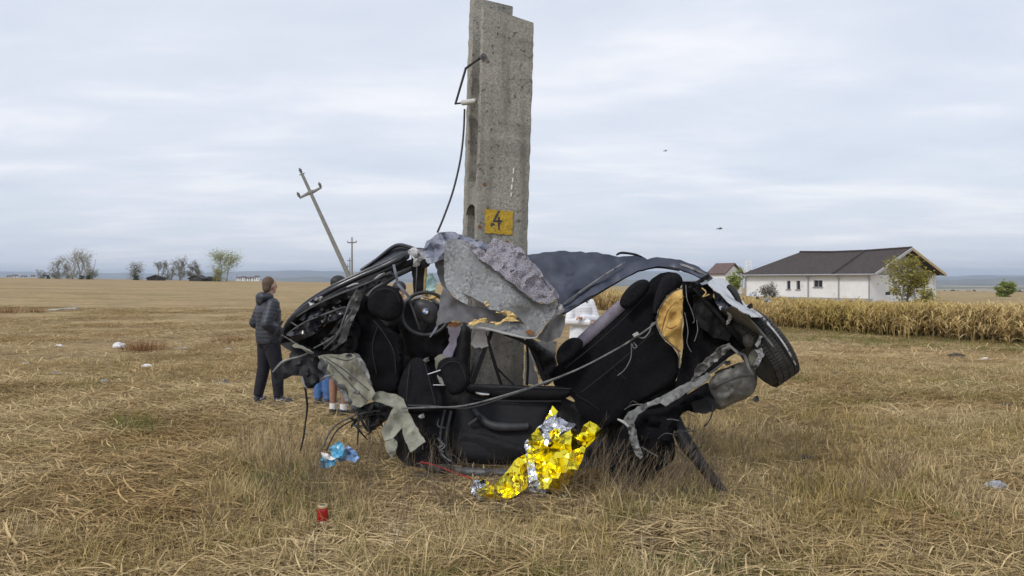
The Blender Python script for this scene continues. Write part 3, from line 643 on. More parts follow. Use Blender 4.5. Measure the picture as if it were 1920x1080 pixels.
# ================================================================ CONCRETE POLE
def big_pole():
    base = Vector(((911-960)/F*7.25, 7.28, 0)); base.z = gz(base.x, base.y)-.3
    t = empty('concrete_pole', base, 'stout concrete utility pole with yellow number marker behind the wreck', 'utility pole')
    th = R(20); lean = Vector((.030, .0, 1)).normalized(); X = Vector((math.cos(th), math.sin(th), 0)); Y = Vector((-math.sin(th), math.cos(th), 0))
    q = lambda x, y, z: base+X*x+Y*y+lean*(z+.3)/lean.z
    W = .252; rg = random.Random(5)
    def block(name, x0, x1, y0, y1, z0, zt, chip=.0045, step=.05):
        """zt(x) top height; worn edges"""
        n = int((max(zt(x0), zt(x1))-z0)/step); m_ = MB(); vs = []; c = .012
        ring = [(x0+c, y0), (x1-c, y0), (x1, y0+c), (x1, y1-c), (x1-c, y1), (x0+c, y1), (x0, y1-c), (x0, y0+c)]
        for k in range(n+1):
            for x, y in ring:
                z = z0+(zt(x)-z0)*k/n; j = chip*(1+2.2*max(0, noise.noise(Vector((x*5, y*5, z*2.2)))))
                vs.append(q(x+rg.uniform(-j, j)*(.6 if abs(x) < W-.02 else 1), y+rg.uniform(-j, j)*.5, z))
        fs = [(k*8+i, k*8+(i+1) % 8, (k+1)*8+(i+1) % 8, (k+1)*8+i) for k in range(n) for i in range(8)]+[tuple(range(8))[::-1], tuple(range(n*8, n*8+8))]
        m_.add(vs, fs); return m_.build(name, M['concrete'], t, 40)
    block('front_flange', -W, W, -.25, -.195, -.3, lambda x: 4.14-.10*(x+W)/(2*W))
    block('back_flange', -W+.01, W-.09, .10, .22, -.3, lambda x: 4.34-.05*(x+W)/(2*W))
    block('web', -W+.32, W-.06, -.197, .102, -.3, lambda x: 3.9, 0, .3)
    # solid bridges between the side slots, with round slot ends
    for za, zb in ((2.37, 2.52), (.2, .5)):
        m_ = MB(); arc = [( -.197+.299*k/8, math.sqrt(max(0, 1-((k-4)/4)**2))*.09) for k in range(9)]
        pts = [(y, zb+.09-a) for y, a in arc]+[(y, za-.09+a) for y, a in arc[::-1]]
        m_.prism(pts, lambda p: q(-W+.006, p[0], p[1]), lambda p: q(-W+.17, p[0], p[1])); m_.build('slot_bridge', M['concrete'], t)
    fr = lambda x, z, e=.004: q(x, -.25-e, z)
    # front face pixel -> pole coordinates
    def uv(px, py):
        o = fr(0, 0, 0); n = -Y; dr = Vector(((px-960)/F, 1, (YH-py)/F)); c = Vector((0, 0, EYE)); k = (o-c).dot(n)/dr.dot(n); p = c+dr*k
        z = p.z; s = (p-base).dot(X)-lean.x/lean.z*(p.z-base.z)*X.x; return s, z
    def mark(name, poly, mat, e, parent=t, jag=.0):
        poly = [uv(*p) for p in poly]; rgm = random.Random(len(name)*7+int(poly[0][0]*1000)); pl = resample(poly, .012, jag, rgm); m_ = MB()
        m_.prism(pl, lambda p: fr(p[0], p[1], e), lambda p: fr(p[0], p[1], e-.012)); return m_.build(name, mat, parent)
    mk_ = mark('number_marker', [(907, 388), (960, 393), (959, 437), (908, 433)], M['yellow_paint'], .007, jag=.004)
    for poly in ([(932, 391), (935.5, 392), (927, 410), (922.5, 409)], [(922, 409.6), (940, 409), (940, 412.2), (922, 413)], [(931.5, 403), (935, 403), (935, 427), (932, 427)], [(919, 413), (925, 415.5), (927, 419), (923, 418.5), (919, 422), (917.5, 419)]):
        mark('digit_stroke', poly, M['black_paint_mark'], .0095, mk_, .0012)
    for poly in ([(957, 343), (959, 343), (958, 352), (956, 352)], [(959, 330), (961, 330), (960, 338), (958, 338)], [(956, 358), (958, 358), (957, 365), (955.5, 365)], [(960, 312), (962, 312), (961, 322), (959.5, 322)]):
        mark('paint_flake', poly, M['white_flake'], .007, jag=.001)
    for c in ((907, 342), (898, 421), (949, 450)):
        mark('rust_spot', [(c[0]+3.4*math.cos(a)*(1+.2*math.sin(3*a)), c[1]+3.2*math.sin(a)) for a in np.linspace(0, 5.7, 9)], M['rust'], .0068)
    # rod bracket with insulator on the side
    a = q(-W+.02, -.262, 3.68); b_ = q(-W-.04, .1, 3.66); c = q(-W-.13, .1, 3.32); d = q(-W-.01, -.1, 3.31)
    m_ = MB(); m_.tube([a, q(-W-.01, -.2, 3.67), b_, c, d], .012, 8); m_.build('bracket_rod', M['cable'], t)
    m_ = MB(); m_.lathe([(.018, 0), (.026, .015), (.027, .15), (.022, .17), (.01, .18)], c.lerp(d, .35), 12, (d-c).to_track_quat('Z', 'Y').to_matrix()); m_.build('insulator', M['porcelain'], t, 50)
    m_ = MB(); m_.lathe([(.03, 0), (.03, .02), (.012, .02), (.012, .04)], a+Y*.02, 10, (-Y).to_track_quat('Z', 'Y').to_matrix()); m_.build('bolt', M['steel'], t, 40)
    m_ = MB(); m_.tube(spline([P(871, 205, 7.25), P(869, 250, 7.2), P(863, 300, 7.12), P(850, 356, 7.0), P(834, 402, 6.9), P(820, 436, 6.85)], 6), .0095, 7); m_.build('loose_cable', M['cable'], t, 60)
    for k, dx in enumerate((-.01, .02)):
        m_ = MB(); p = q(-.16+dx, .15, 4.28); m_.tube([p, p+Vector((.01, 0, .1)), p+Vector((.04+.1*k, 0, .15)), p+Vector((.1+.1*k, 0, .13))], .006, 6); m_.build('tie_wire', M['steel'], t)
big_pole()

# ================================================================ WRECKED CAR
C0 = Vector((.35, 6.6, 0)); C0.z = gz(C0.x, C0.y)
car = empty('wrecked_car', C0, 'torn-open dark blue car wreck wrapped round the concrete pole', 'car')
bl, fab, fab2 = M['black'], M['fabric'], M['fabric2']
# ---- far body side: black backing sheet, the cabin's unlit dark put into its colour
sheet('body_backing', [(524,645),(540,605),(562,580),(600,556),(640,536),(690,514),(722,512),(712,545),(722,566),(770,566),(800,560),(832,600),(862,610),(872,700),(868,780),(850,872),(800,885),(745,850),(735,800),(720,752),(660,700),(600,672),(548,660)], [(524,645,7.0),(700,520,7.2),(860,700,7.0),(800,870,6.85),(700,700,7.2)], bl, car, amp=.07, scale=70, step=13)
sheet('floor_pan', [(700,735),(770,745),(850,770),(858,872),(815,888),(796,848),(772,850),(752,822),(735,790)], [(700,740,6.8),(850,870,6.6),(760,840,6.5)], bl, car, amp=.05, scale=40, step=10)
sheet('rear_floor', [(1020,735),(1100,760),(1190,760),(1290,700),(1285,770),(1240,790),(1180,812),(1150,872),(1060,880),(1000,880)], [(1020,740,6.85),(1290,700,6.6),(1060,880,6.7)], bl, car, amp=.05, scale=50, step=12)
# ---- left front: roof edge, rails, pillars
sheet('roof_edge', [(676,509),(700,492),(742,460),(770,464),(796,466),(806,480),(790,476),(765,472),(742,483),(716,492),(692,504)], [(676,509,7.0),(742,460,7.0),(800,470,6.75)], M['blackpaint'], car, amp=.02, step=7, thick=.01)
rod('roof_rail', [(676,507,6.98),(706,487,6.98),(742,461,6.95),(770,464,6.85),(790,474,6.8)], [3,3.5,4,3.5,3], M['blackpaint'], car, 8, .8)
for k, (off, rr) in enumerate(((0, 6.0), (9, 4.6), (-6.5, 3.2))):
    rod('door_seal', [(540,604+off*.6,6.8),(572,575+off,6.72),(620,545+off,6.66),(670,521+off,6.66),(715,502+off,6.68),(748,486+off*.9,6.7),(762,478+off*.5,6.74),(764,484,6.8)], [rr*.6,rr*.9,rr,rr,rr*1.1,rr*1.2,rr,rr*.5], M['blackpaint'] if k != 1 else bl, car, 10)
rod('door_frame', [(528,640,6.7),(545,603,6.66),(590,572,6.6),(650,548,6.6),(705,521,6.66),(745,502,6.74),(778,490,6.8)], [5,7,6,6,7,7,6], bl, car, 8, .7)
rod('pillar_trim', [(676,572,6.95),(700,548,6.95),(735,520,6.98),(778,500,7.0)], [5,6.5,6,5], M['plastic2'], car, 8, .5)
rod('window_channel', [(640,585,6.62),(668,560,6.6),(690,540,6.62),(720,522,6.66)], [2,2.5,2.5,2], M['darkgrey'], car, 6)
rod('bright_edge', [(650,538.5,6.58),(664,533,6.58),(672,531.5,6.58)], [1.2,1.8,1], M['palemetal'], car, 5)  # light glint on the dark rails, drawn as a pale rod
rod('bright_edge', [(700,525,6.58),(712,516,6.6),(721,512,6.62)], [.8,1.5,.8], M['palemetal'], car, 5)  # second glint of light, put in as a pale-coloured rod
sheet('windscreen_pillar', [(771,482),(786,478),(803,486),(800,520),(797,566),(776,566),(774,530)], [(771,482,6.95),(800,566,7.0)], bl, car, amp=.02, step=7, thick=.02)
rod('pillar_edge', [(782,488,6.9),(781,520,6.9),(779,552,6.92)], 1.3, M['greymetal'], car, 5)
rod('pillar_edge', [(800,492,6.88),(797,520,6.88),(795,560,6.9)], [2,2.6,1.5], M['foamlight'], car, 5)
sheet('torn_corner', [(763,470),(778,464),(796,470),(804,484),(792,488),(786,498),(774,500),(776,486)], [(763,470,6.75),(790,495,6.7)], M['palemetal'], car, amp=.03, scale=14, rnd=.012, step=5, smooth=20)
sheet('torn_corner', [(784,490),(804,482),(812,490),(800,502),(790,506)], 6.72, bl, car, amp=.02, scale=20, step=5)
sheet('broken_windscreen', [(799,516),(812,513),(818,525),(815,548),(806,554),(798,545)], [(799,516,6.95),(815,548,6.85)], M['glass'], car, amp=.02, scale=14, rnd=.006, step=4, smooth=15)
sheet('torn_dash_foam', [(789,556),(800,548),(812,546),(832,556),(826,562),(808,560),(800,566),(790,564)], 6.85, M['foamlight'], car, amp=.02, scale=12, rnd=.012, step=4, smooth=20)
rod('dash_edge', [(756,570,6.9),(770,562,6.88),(792,556,6.86),(806,560,6.86),(835,575,6.86)], [2.5,3,3.2,3,2.5], M['palegrey'], car, 6)
puff('dashboard', [(735,566),(775,560),(835,570),(842,620),(836,668),(800,690),(765,665),(750,610)], 7.0, M['plastic'], car, t=.08, edge=10, lump=.05, scale=22)
rod('blue_pillar_cover', [(738,496,6.55),(742,514,6.54),(746,532,6.56)], [3.2,3.6,3.4], M['bluegrey'], car, 4, .5)
rod('blue_pillar_cover', [(746,532,6.56),(757,545,6.55),(768,558,6.57)], [3.4,3.8,3.2], M['bluegrey'], car, 4, .5)
rod('blue_pillar_cover', [(768,557,6.57),(760,563,6.57),(754,569,6.58)], [3,2.8,2.4], M['bluegrey'], car, 4, .5)
rod('seat_belt', [(766,558,6.6),(774,580,6.6),(781,600,6.6),(787,618,6.62)], 2.2, M['plastic2'], car, 4, .3)
# steering wheel
sw = empty('steering_wheel', (0, 0, 0)); sw.parent = car; sw.location = (0, 0, 0); ORG[sw.name] = C0
def wheel_pts(rx, ry, c=(798, 588), d=6.72, n=30, tilt=-.02):
    return [P(c[0]+rx*math.cos(a), c[1]+ry*math.sin(a), d+tilt*math.sin(a)*2+.03*math.cos(a)) for a in np.linspace(0, 2*math.pi, n+1)]
m_ = MB(); m_.tube(wheel_pts(44, 40), 3.4*6.7/F, 8, caps=False); m_.build('rim', M['plastic2'], sw, 180)
puff('hub', [(776,562),(800,560),(822,575),(822,600),(812,612),(795,604),(772,585)], 6.72, M['bluegrey'] if False else M['plastic2'], sw, t=.05, edge=14, step=6)
for pts in ([(776,572,6.72),(760,566,6.72)], [(818,590,6.72),(838,598,6.74)], [(800,606,6.71),(792,625,6.72)]):
    rod('spoke', pts, [6,4.5], M['plastic'], sw, 8, .4, n=2)
ec = (798, 584); dE = 6.655
m_ = MB(); rotE = Matrix.Rotation(R(90), 3, 'X'); rE = 6.2*dE/F
em_ = None
m_.lathe([(rE, 0), (rE, .006), (rE*.95, .008)], P(ec[0], ec[1], dE), 24, rotE); em_ = m_.build('emblem', bl, sw, 40)
for k in range(4):
    m_ = MB(); a0 = k*math.pi/2+.3; ar = [(0, 0)]+[(math.cos(a0+j*math.pi/12)*rE*.72, math.sin(a0+j*math.pi/12)*rE*.72) for j in range(7)]; cE = P(ec[0], ec[1], dE-.011)
    m_.prism(ar, lambda p: cE+Vector((p[0], 0, p[1])), lambda p: cE+Vector((p[0], .004, p[1]))); m_.build('emblem_quarter', M['white'] if k % 2 else M['blue'], em_)
m_ = MB(); m_.tube([P(ec[0], ec[1], dE-.0105)+Vector((math.cos(a)*rE*.93, 0, math.sin(a)*rE*.93)) for a in np.linspace(0, 2*math.pi, 25)], .0016, 5, caps=False); m_.build('emblem_ring', M['chrome'], em_)
# torn door skin panels on the left
sheet('door_skin', [(524,644),(538,606),(560,590),(602,572),(650,552),(672,540),(664,575),(648,618),(632,648),(606,662),(588,655),(560,642),(546,640)], [(524,644,6.62),(672,540,6.62),(610,620,6.8),(560,600,6.7)], bl, car, amp=.045, scale=45, step=8, thick=.006, crease=1.6)
sheet('bent_flange', [(668,545),(679,552),(674,576),(660,606),(650,636),(630,654),(618,657),(636,636),(646,604),(655,570)], [(668,545,6.5),(618,657,6.5)], M['darkgrey'], car, amp=.02, scale=20, step=6, thick=.006)
for pts in ([(588,653,6.5),(612,640,6.5),(634,622,6.5),(645,596,6.48),(656,566,6.48),(668,546,6.48)], [(528,628,6.6),(552,642,6.58),(577,660,6.56),(588,662,6.55)], [(545,604,6.6),(565,615,6.6),(580,612,6.6)]):
    rod('torn_edge', pts, [1.0,1.6,1.3,1.7,1.0], M['greymetal'], car, 5)
sheet('torn_corner', [(578,566),(592,558),(606,556),(597,568),(584,580)], 6.55, M['palemetal'], car, amp=.02, scale=12, rnd=.01, step=4, smooth=20)
for k in range(9):
    rgx = random.Random(300+k); x, y = rgx.uniform(600, 660), rgx.uniform(565, 600)
    rod('bracket_scrap', [(x,y,6.62),(x+rgx.uniform(-12,12),y+rgx.uniform(-8,14),6.56),(x+rgx.uniform(-16,16),y+rgx.uniform(-4,22),6.6)], [1.2,2.2,.8], M['darkgrey'] if k % 3 else M['greymetal'], car, 5, .5)
rod('strap', [(495,660,6.6),(508,640,6.58),(521,617,6.58),(530,602,6.62)], [1.6,2.8,3.4,3], bl, car, 4, .35)
sheet('bumper_skin', [(512,699),(534,678),(542,674),(547,650),(556,644),(590,655),(640,664),(660,690),(640,704),(614,692),(600,716),(588,728),(572,728),(566,704),(548,704),(530,712),(516,722)], [(512,699,6.5),(640,664,6.65),(588,728,6.45)], bl, car, amp=.05, scale=35, step=7, thick=.006)
for pts in ([(511,698,6.42),(528,680,6.42),(545,673,6.42),(566,668,6.42),(583,658,6.44)], [(552,648,6.44),(568,651,6.42),(580,659,6.42),(588,661,6.42)], [(600,714,6.4),(612,706,6.38),(626,703,6.4)], [(566,706,6.4),(570,722,6.38),(575,728,6.38)]):
    rod('torn_edge', pts, [1.2,2.6,1.8,2.2,.8], M['greymetal'], car, 6, .5)
sheet('foam_lip', [(547,648),(556,644),(580,655),(585,660),(566,654),(552,652)], 6.40, M['olive'], car, amp=.01, step=4)
sheet('inner_fender', [(596,668),(622,664),(662,663),(668,667),(678,674),(690,697),(696,722),(704,738),(690,752),(676,764),(656,757),(640,728),(618,698)], [(596,668,6.6),(662,664,6.32),(690,700,6.25),(660,755,6.3),(625,695,6.45)], M['olive'], car, amp=.035, scale=38, step=7, thick=.006)
sheet('fender_fold', [(662,661),(672,664),(684,680),(694,704),(698,726),(690,715),(678,690)], [(662,661,6.26),(698,726,6.2)], M['greymetal'], car, amp=.012, scale=20, step=5, thick=.008)
sheet('dark_liner', [(600,670),(626,690),(644,722),(660,757),(672,766),(664,772),(646,752),(628,716),(608,700),(596,690)], [(600,670,6.5),(664,770,6.3)], M['darkgrey'], car, amp=.02, scale=25, step=6)
for pts in ([(606,668,6.35),(640,690,6.25),(668,712,6.2),(700,738,6.2)], [(612,676,6.38),(644,706,6.26),(664,728,6.2),(690,752,6.2)], [(620,668,6.34),(650,676,6.24),(672,668,6.2)]):
    rod('panel_crease', pts, [.8,1.4,1.0,.6], M['darkgrey'], car, 5)
sheet('sill_panel', [(690,736),(712,733),(742,739),(757,748),(764,766),(776,792),(798,828),(770,848),(758,822),(754,802),(736,822),(720,826),(716,806),(730,778),(738,764),(716,756),(700,752)], [(690,736,6.25),(757,748,6.2),(798,828,6.0),(718,815,6.02)], M['olive'], car, amp=.03, scale=34, step=7, thick=.006)
sheet('sill_panel', [(722,828),(738,822),(745,830),(742,850),(734,861),(724,846)], [(722,828,6.0),(734,861,5.95)], M['olive'], car, amp=.015, scale=16, step=5, thick=.006)
sheet('dark_liner', [(738,812),(756,800),(772,850),(800,845),(800,878),(760,872),(742,850)], 6.25, bl, car, amp=.03, step=8)
rgw = random.Random(12)
for k in range(9):
    x, y = rgw.uniform(665, 745), rgw.uniform(755, 800)
    rod('linkage', [(x,y,6.45),(x+rgw.uniform(-22,22),y+rgw.uniform(5,22),6.4),(x+rgw.uniform(-20,20),y+rgw.uniform(12,30),6.4)], [1.4,2.4,1.0], M['darkgrey'] if k % 3 == 0 else bl, car, 6)
sheet('crushed_bracket', [(668,765),(705,752),(738,765),(728,785),(708,800),(692,812),(684,790)], 6.42, M['darkgrey'], car, amp=.05, scale=16, rnd=.02, step=6)
rod('hanging_wire', [(572,726,6.4),(576,760,6.4),(573,790,6.38),(569,820,6.36),(563,846,6.34)], [2,2.2,1.6,2,1], bl, car, 6)
rod('brake_hose', [(668,768,6.4),(690,808,6.3),(688,770,6.35),(672,752,6.4)], [2.4,2.8,2.4,1.6], bl, car, 6)
rod('fuel_pipe', [(712,770,6.35),(680,775,6.3),(645,788,6.25),(620,808,6.2),(604,842,6.15)], 1.7, M['darkgrey'], car, 6)
rod('fuel_pipe', [(712,775,6.36),(684,781,6.3),(650,794,6.25),(628,812,6.2),(612,846,6.15)], 1.3, bl, car, 6)
for px_ in (671, 744):
    rod('bent_rod', [(px_,770,6.3),(px_+1,800,6.25),(px_-1,835,6.2)], [2.2,2,1.2], bl, car, 6)
# ---- front seats
s1 = puff('front_seat', [(676,556),(690,552),(702,585),(724,612),(752,628),(758,650),(757,700),(748,745),(716,752),(680,728),(655,700),(640,668),(645,628),(662,584)], [(690,552,6.72),(757,700,6.62),(650,680,6.8)], fab, car, t=.09, edge=13, step=7, lump=.03, scale=30)
puff('headrest', [(687,566),(696,544),(716,533),(740,537),(755,556),(758,580),(748,598),(728,604),(706,596),(692,584)], 6.56, fab2, s1, t=.06, edge=13, step=5, lump=.012, scale=24)
s2 = puff('front_seat', [(742,742),(754,700),(768,674),(786,668),(802,680),(816,708),(832,744),(834,768),(800,778),(760,776)], [(786,668,6.62),(800,775,6.45),(742,742,6.5)], fab2, car, t=.07, edge=12, step=6, lump=.022, scale=26)
puff('headrest', [(818,684),(832,670),(860,669),(874,684),(882,708),(881,722),(866,738),(848,743),(838,732),(828,706)], [(818,684,6.5),(881,722,6.42)], fab2, s2, t=.05, edge=10, step=5, lump=.012, scale=22)
m_ = MB(); m_.tube([P(802,702,6.45), P(826,694,6.47)], .007, 8); m_.build('headrest_post', M['chrome'], s2, 60)
m_ = MB(); m_.tube([P(812,722,6.46), P(836,722,6.48)], .007, 8); m_.build('headrest_post', M['chrome'], s2, 60)
sheet('torn_lining', [(814,672),(828,664),(838,670),(824,682),(818,694)], 6.6, M['olive'], car, amp=.015, step=5)
sheet('torn_lining', [(820,702),(828,708),(832,722),(824,718)], 6.58, M['palegrey'], car, amp=.01, step=4)
# ---- roof peeled over the pole
sheet('roof_skin', [(791,472),(800,452),(824,436),(846,434),(872,441),(900,452),(926,462),(906,480),(880,470),(850,462),(838,470),(834,486),(816,492),(802,494)], [(791,472,6.5),(846,434,6.62),(926,462,6.45),(816,492,6.4)], M['roofgrey'], car, amp=.05, scale=26, step=6, thick=.005, smooth=28)
sheet('dark_lining_strip', [(815,492),(835,482),(838,520),(842,548),(832,540),(822,520)], 6.5, M['liningdark'], car, amp=.02, step=6)
sheet('roof_lining', [(834,456),(846,446),(866,449),(880,458),(892,474),(908,490),(934,508),(962,532),(984,552),(1004,566),(1024,570),(1046,562),(1040,586),(1022,604),(1004,622),(982,606),(972,594),(950,590),(932,582),(918,580),(906,568),(884,556),(868,550),(878,562),(876,572),(862,564),(838,542),(832,520)], [(834,456,6.42),(1046,562,6.38),(832,530,6.32),(950,560,6.22),(1000,620,6.3)], M['lining'], car, amp=.025, scale=60, step=9, thick=.008)
sheet('felt_pad', [(916,458),(926,446),(950,456),(974,466),(984,480),(1004,500),(1022,522),(1044,548),(1046,560),(1026,570),(1004,566),(984,552),(958,530),(930,508),(902,488),(884,470),(876,456),(898,464),(912,474)], [(926,446,6.38),(1046,560,6.34),(884,466,6.36),(960,510,6.24)], M['felt'], car, amp=.02, scale=24, rnd=.012, step=5, thick=.014, smooth=60)
sheet('lining_flap', [(832,538),(858,562),(880,574),(906,576),(934,590),(968,600),(980,612),(930,612),(884,606),(848,602),(830,606),(818,612),(820,588)], [(832,538,6.34),(980,612,6.42),(820,605,6.36)], M['greycloth'], car, amp=.025, scale=40, step=8, thick=.006)
sheet('roof_lining', [(878,610),(902,602),(930,608),(948,600),(966,606),(984,608),(1004,622),(1034,590),(1044,584),(1020,614),(1004,634),(988,634),(960,630),(920,620),(882,616)], [(878,610,6.32),(1044,584,6.3),(988,634,6.26)], M['lining'], car, amp=.015, scale=40, step=7, thick=.008)
sheet('lining_flap', [(1044,580),(1060,594),(1056,620),(1050,632),(1026,642),(1006,634),(1022,612)], [(1044,580,6.34),(1026,642,6.36)], M['liningdark'], car, amp=.02, scale=40, step=8, thick=.006)
for poly in ([(878,606),(890,600),(912,598),(914,603),(896,606),(884,612)], [(918,604),(934,604),(950,594),(962,592),(974,602),(964,602),(950,602),(930,610)], [(930,584),(946,582),(960,586),(970,594),(958,592),(944,588)], [(908,566),(914,564),(918,572),(912,574)]):
    sheet('torn_foam', poly, 6.22, M['foamlight'], car, amp=.01, scale=10, rnd=.012, step=4, thick=.01, smooth=20)
sheet('rust_stain_patch', [(984,622),(996,618),(1004,624),(994,630)], 6.24, M['rust'], car, amp=.004, step=4)
rod('lining_edge', [(876,610,6.25),(920,618,6.24),(960,628,6.22),(988,634,6.22),(1008,632,6.24)], [1.5,2,2,1.6,1], M['palegrey'], car, 5)
rod('roof_seam', [(986,480,6.4),(1006,506,6.36),(1026,532,6.34),(1046,560,6.34)], [1.2,2,2,1.2], M['roofgrey'], car, 6)
sheet('roof_skin', [(988,478),(1020,473),(1060,470),(1078,472),(1120,473),(1160,482),(1200,479),(1216,488),(1200,498),(1150,528),(1100,556),(1062,578),(1048,576),(1040,552),(1012,508)], [(988,478,6.75),(1060,470,7.0),(1216,488,7.0),(1048,576,6.5),(1100,520,6.75)], M['navy'], car, amp=.045, scale=70, step=9, thick=.005)
# roof rail / rear pillar arch
sheet('roof_rail', [(1044,584),(1060,564),(1100,542),(1150,512),(1192,490),(1232,482),(1276,487),(1310,500),(1336,520),(1326,526),(1300,514),(1272,503),(1234,499),(1196,507),(1150,532),(1098,562),(1056,588)], [(1044,584,6.42),(1145,522,6.55),(1232,490,6.55),(1334,522,6.36)], M['navy'], car, amp=.012, scale=40, step=8, thick=.02, jag=.6)
m_ = MB(); m_.tube(spline([P(1044,580,6.45),P(1090,556,6.5),P(1145,522,6.58),(P(1190,499,6.62)),P(1232,490,6.6),P(1275,496,6.5),P(1308,508,6.42),P(1334,522,6.38)], 6), [.008,.012,.012,.012,.012,.012,.012,.008], 6, .8); m_.build('drip_moulding', M['greymetal'], car, 50)
rod('rail_seal', [(1048,588,6.42),(1096,564,6.46),(1150,532,6.54),(1194,508,6.58),(1232,500,6.56),(1274,506,6.46)], [2.6,3,3,3,3,2.6], bl, car, 6)
rod('roof_trim', [(1052,574,6.42),(1090,546,6.48),(1140,512,6.55),(1172,492,6.58)], [1.2,2,2,1.2], M['greymetal'], car, 5)
sheet('torn_corner', [(1040,572),(1052,570),(1058,580),(1050,590),(1042,584)], 6.38, M['palemetal'], car, amp=.015, scale=8, rnd=.008, step=4)
rod('grab_handle', [(1156,478,6.7),(1166,474,6.66),(1190,477,6.66),(1204,482,6.7)], [1.6,2.4,2.2,1.4], bl, car, 6)
sheet('rear_glass_edge', [(1210,494),(1240,487),(1270,488),(1300,500),(1330,512),(1322,522),(1290,510),(1250,500)], [(1210,494,6.75),(1330,512,6.5)], M['navy'], car, amp=.02, step=7)
# pillar trims under the roof
sheet('pillar_cover', [(838,612),(862,606),(864,616),(856,640),(848,668),(834,676),(826,672),(840,648),(844,630)], [(838,612,6.6),(834,676,6.62)], M['lilac'], car, amp=.012, step=6, jag=2)
sheet('rust_edge', [(838,608),(850,604),(866,606),(860,612),(844,613)], 6.52, M['rust'], car, amp=.008, step=4)
sheet('pillar_cover', [(893,620),(910,621),(916,649),(904,653),(890,652),(882,645)], 6.55, M['palegrey'], car, amp=.012, step=6)
puff('centre_pillar', [(862,608),(882,612),(884,640),(876,690),(870,724),(852,720),(850,690),(858,650)], 6.85, bl, car, t=.05, edge=10, step=7)
rod('belt_webbing', [(822,606,6.4),(816,618,6.36),(806,632,6.36)], [2,2.8,2.2], M['bluegrey'], car, 4, .4)
# ---- rear door of the far side, seen from inside
dr = puff('door_trim', [(862,742),(884,734),(1040,744),(1030,790),(1000,850),(985,868),(930,872),(868,868),(848,850),(846,820),(852,780)], [(862,742,6.78),(1040,744,6.82),(900,870,6.6)], M['plastic'], car, t=.05, edge=20, step=9, rounds=1, lump=.006)
puff('upper_ledge', [(872,719),(960,722),(1086,725),(1074,740),(1054,750),(1000,750),(900,744),(872,736)], [(872,725,6.72),(1086,730,6.70)], M['plastic'], dr, t=.035, edge=9, step=6, rounds=1, lump=.002)
rod('ledge_line', [(884,723,6.66),(960,726,6.66),(1080,729,6.66)], 1.2, M['plastic2'], dr, 5)
rod('ledge_line', [(886,748,6.70),(960,752,6.70),(1052,752,6.70)], 1.2, M['plastic2'], dr, 5)
puff('lower_pocket', [(850,812),(880,806),(930,820),(982,836),(992,848),(980,866),(930,872),(870,868),(852,852)], [(850,812,6.64),(980,850,6.62)], M['plastic2'] if False else M['plastic'], dr, t=.035, edge=10, step=7, rounds=1, lump=.003)
rod('armrest', [(888,768,6.7),(900,782,6.66),(918,796,6.63),(945,801,6.62),(990,800,6.64)], [5,7,8,8.5,7], M['plastic2'], dr, 10, .9)
puff('handle_recess', [(889,734),(900,731),(916,734),(919,741),(908,744),(894,742)], 6.675, bl, dr, t=.012, edge=5, step=4, rounds=1, lump=0)
rod('door_handle', [(892,737,6.645),(904,739.5,6.635),(917,740,6.65)], [2.0,2.8,2.0], M['chrome'], dr, 8, .6)
cr = rod('window_crank', [(880,797,6.62),(890,789,6.60),(899,782,6.60)], [4.5,3.2,3.6], M['plastic2'], dr, 8, .6)
m_ = MB(); m_.lathe([(.018, 0), (.02, .02), (.014, .035)], P(898, 782, 6.6), 12, Matrix.Rotation(R(90), 3, 'X')); m_.build('crank_knob', M['plastic'], dr, 40)
rod('window_frame', [(884,722,6.8),(896,690,6.8),(910,652,6.82),(922,622,6.84)], [6,6.5,6,5], bl, dr, 4, .5)
rod('window_frame', [(878,716,6.84),(892,676,6.84),(904,640,6.86)], [3,3.5,3], M['blackpaint'], dr, 4, .5)
rod('window_seal', [(908,622,6.78),(918,650,6.76),(930,690,6.76),(940,722,6.78)], [4,4.5,4.5,4], bl, dr, 4, .4)
rod('window_seal', [(932,690,6.8),(946,705,6.8),(964,722,6.8)], [2.5,2.5,2.5], bl, dr, 4, .4)
rod('window_frame', [(912,616,6.82),(950,628,6.8),(985,642,6.8),(1002,668,6.8),(1024,722,6.8)], [3,4,5,6,5.5], bl, dr, 4, .5)
rod('window_frame', [(988,645,6.84),(990,680,6.84),(988,722,6.84)], [3,3.6,3.6], bl, dr, 4, .5)
rod('bright_edge', [(991,652,6.77),(1002,680,6.76),(1013,710,6.77)], [.8,1.6,.8], M['palemetal'], dr, 5)
puff('crushed_pillar', [(980,632),(1000,634),(1016,650),(1040,664),(1046,690),(1036,716),(1024,724),(1014,700),(1002,668)], [(980,632,6.8),(1030,716,6.85)], bl, car, t=.05, edge=12, step=6, rounds=1, lump=.04, scale=14)
sheet('door_skin_outside', [(1004,640),(1030,636),(1044,640),(1042,662),(1034,688),(1024,670),(1010,660)], 7.05, M['palegrey'], car, amp=.03, scale=25, step=6)
sheet('door_skin_outside', [(984,660),(992,658),(1006,700),(1012,722),(984,722)], 7.0, M['palegrey'], car, amp=.01, step=6)
puff('sill', [(795,868),(850,874),(930,880),(1000,876),(1010,888),(940,900),(860,900),(800,886)], [(795,870,6.45),(1010,885,6.35)], M['darkgrey'], car, t=.04, edge=8, step=7, rounds=1, lump=.02)
rod('door_edge', [(846,770,6.62),(838,810,6.58),(838,850,6.55),(856,874,6.5),(900,884,6.45)], [3,3.6,3.6,3,2], M['plastic2'], car, 6)
rod('door_edge', [(834,768,6.6),(826,812,6.55),(828,850,6.5),(842,872,6.48)], [2,2.6,2.6,2], M['darkgrey'], car, 6)
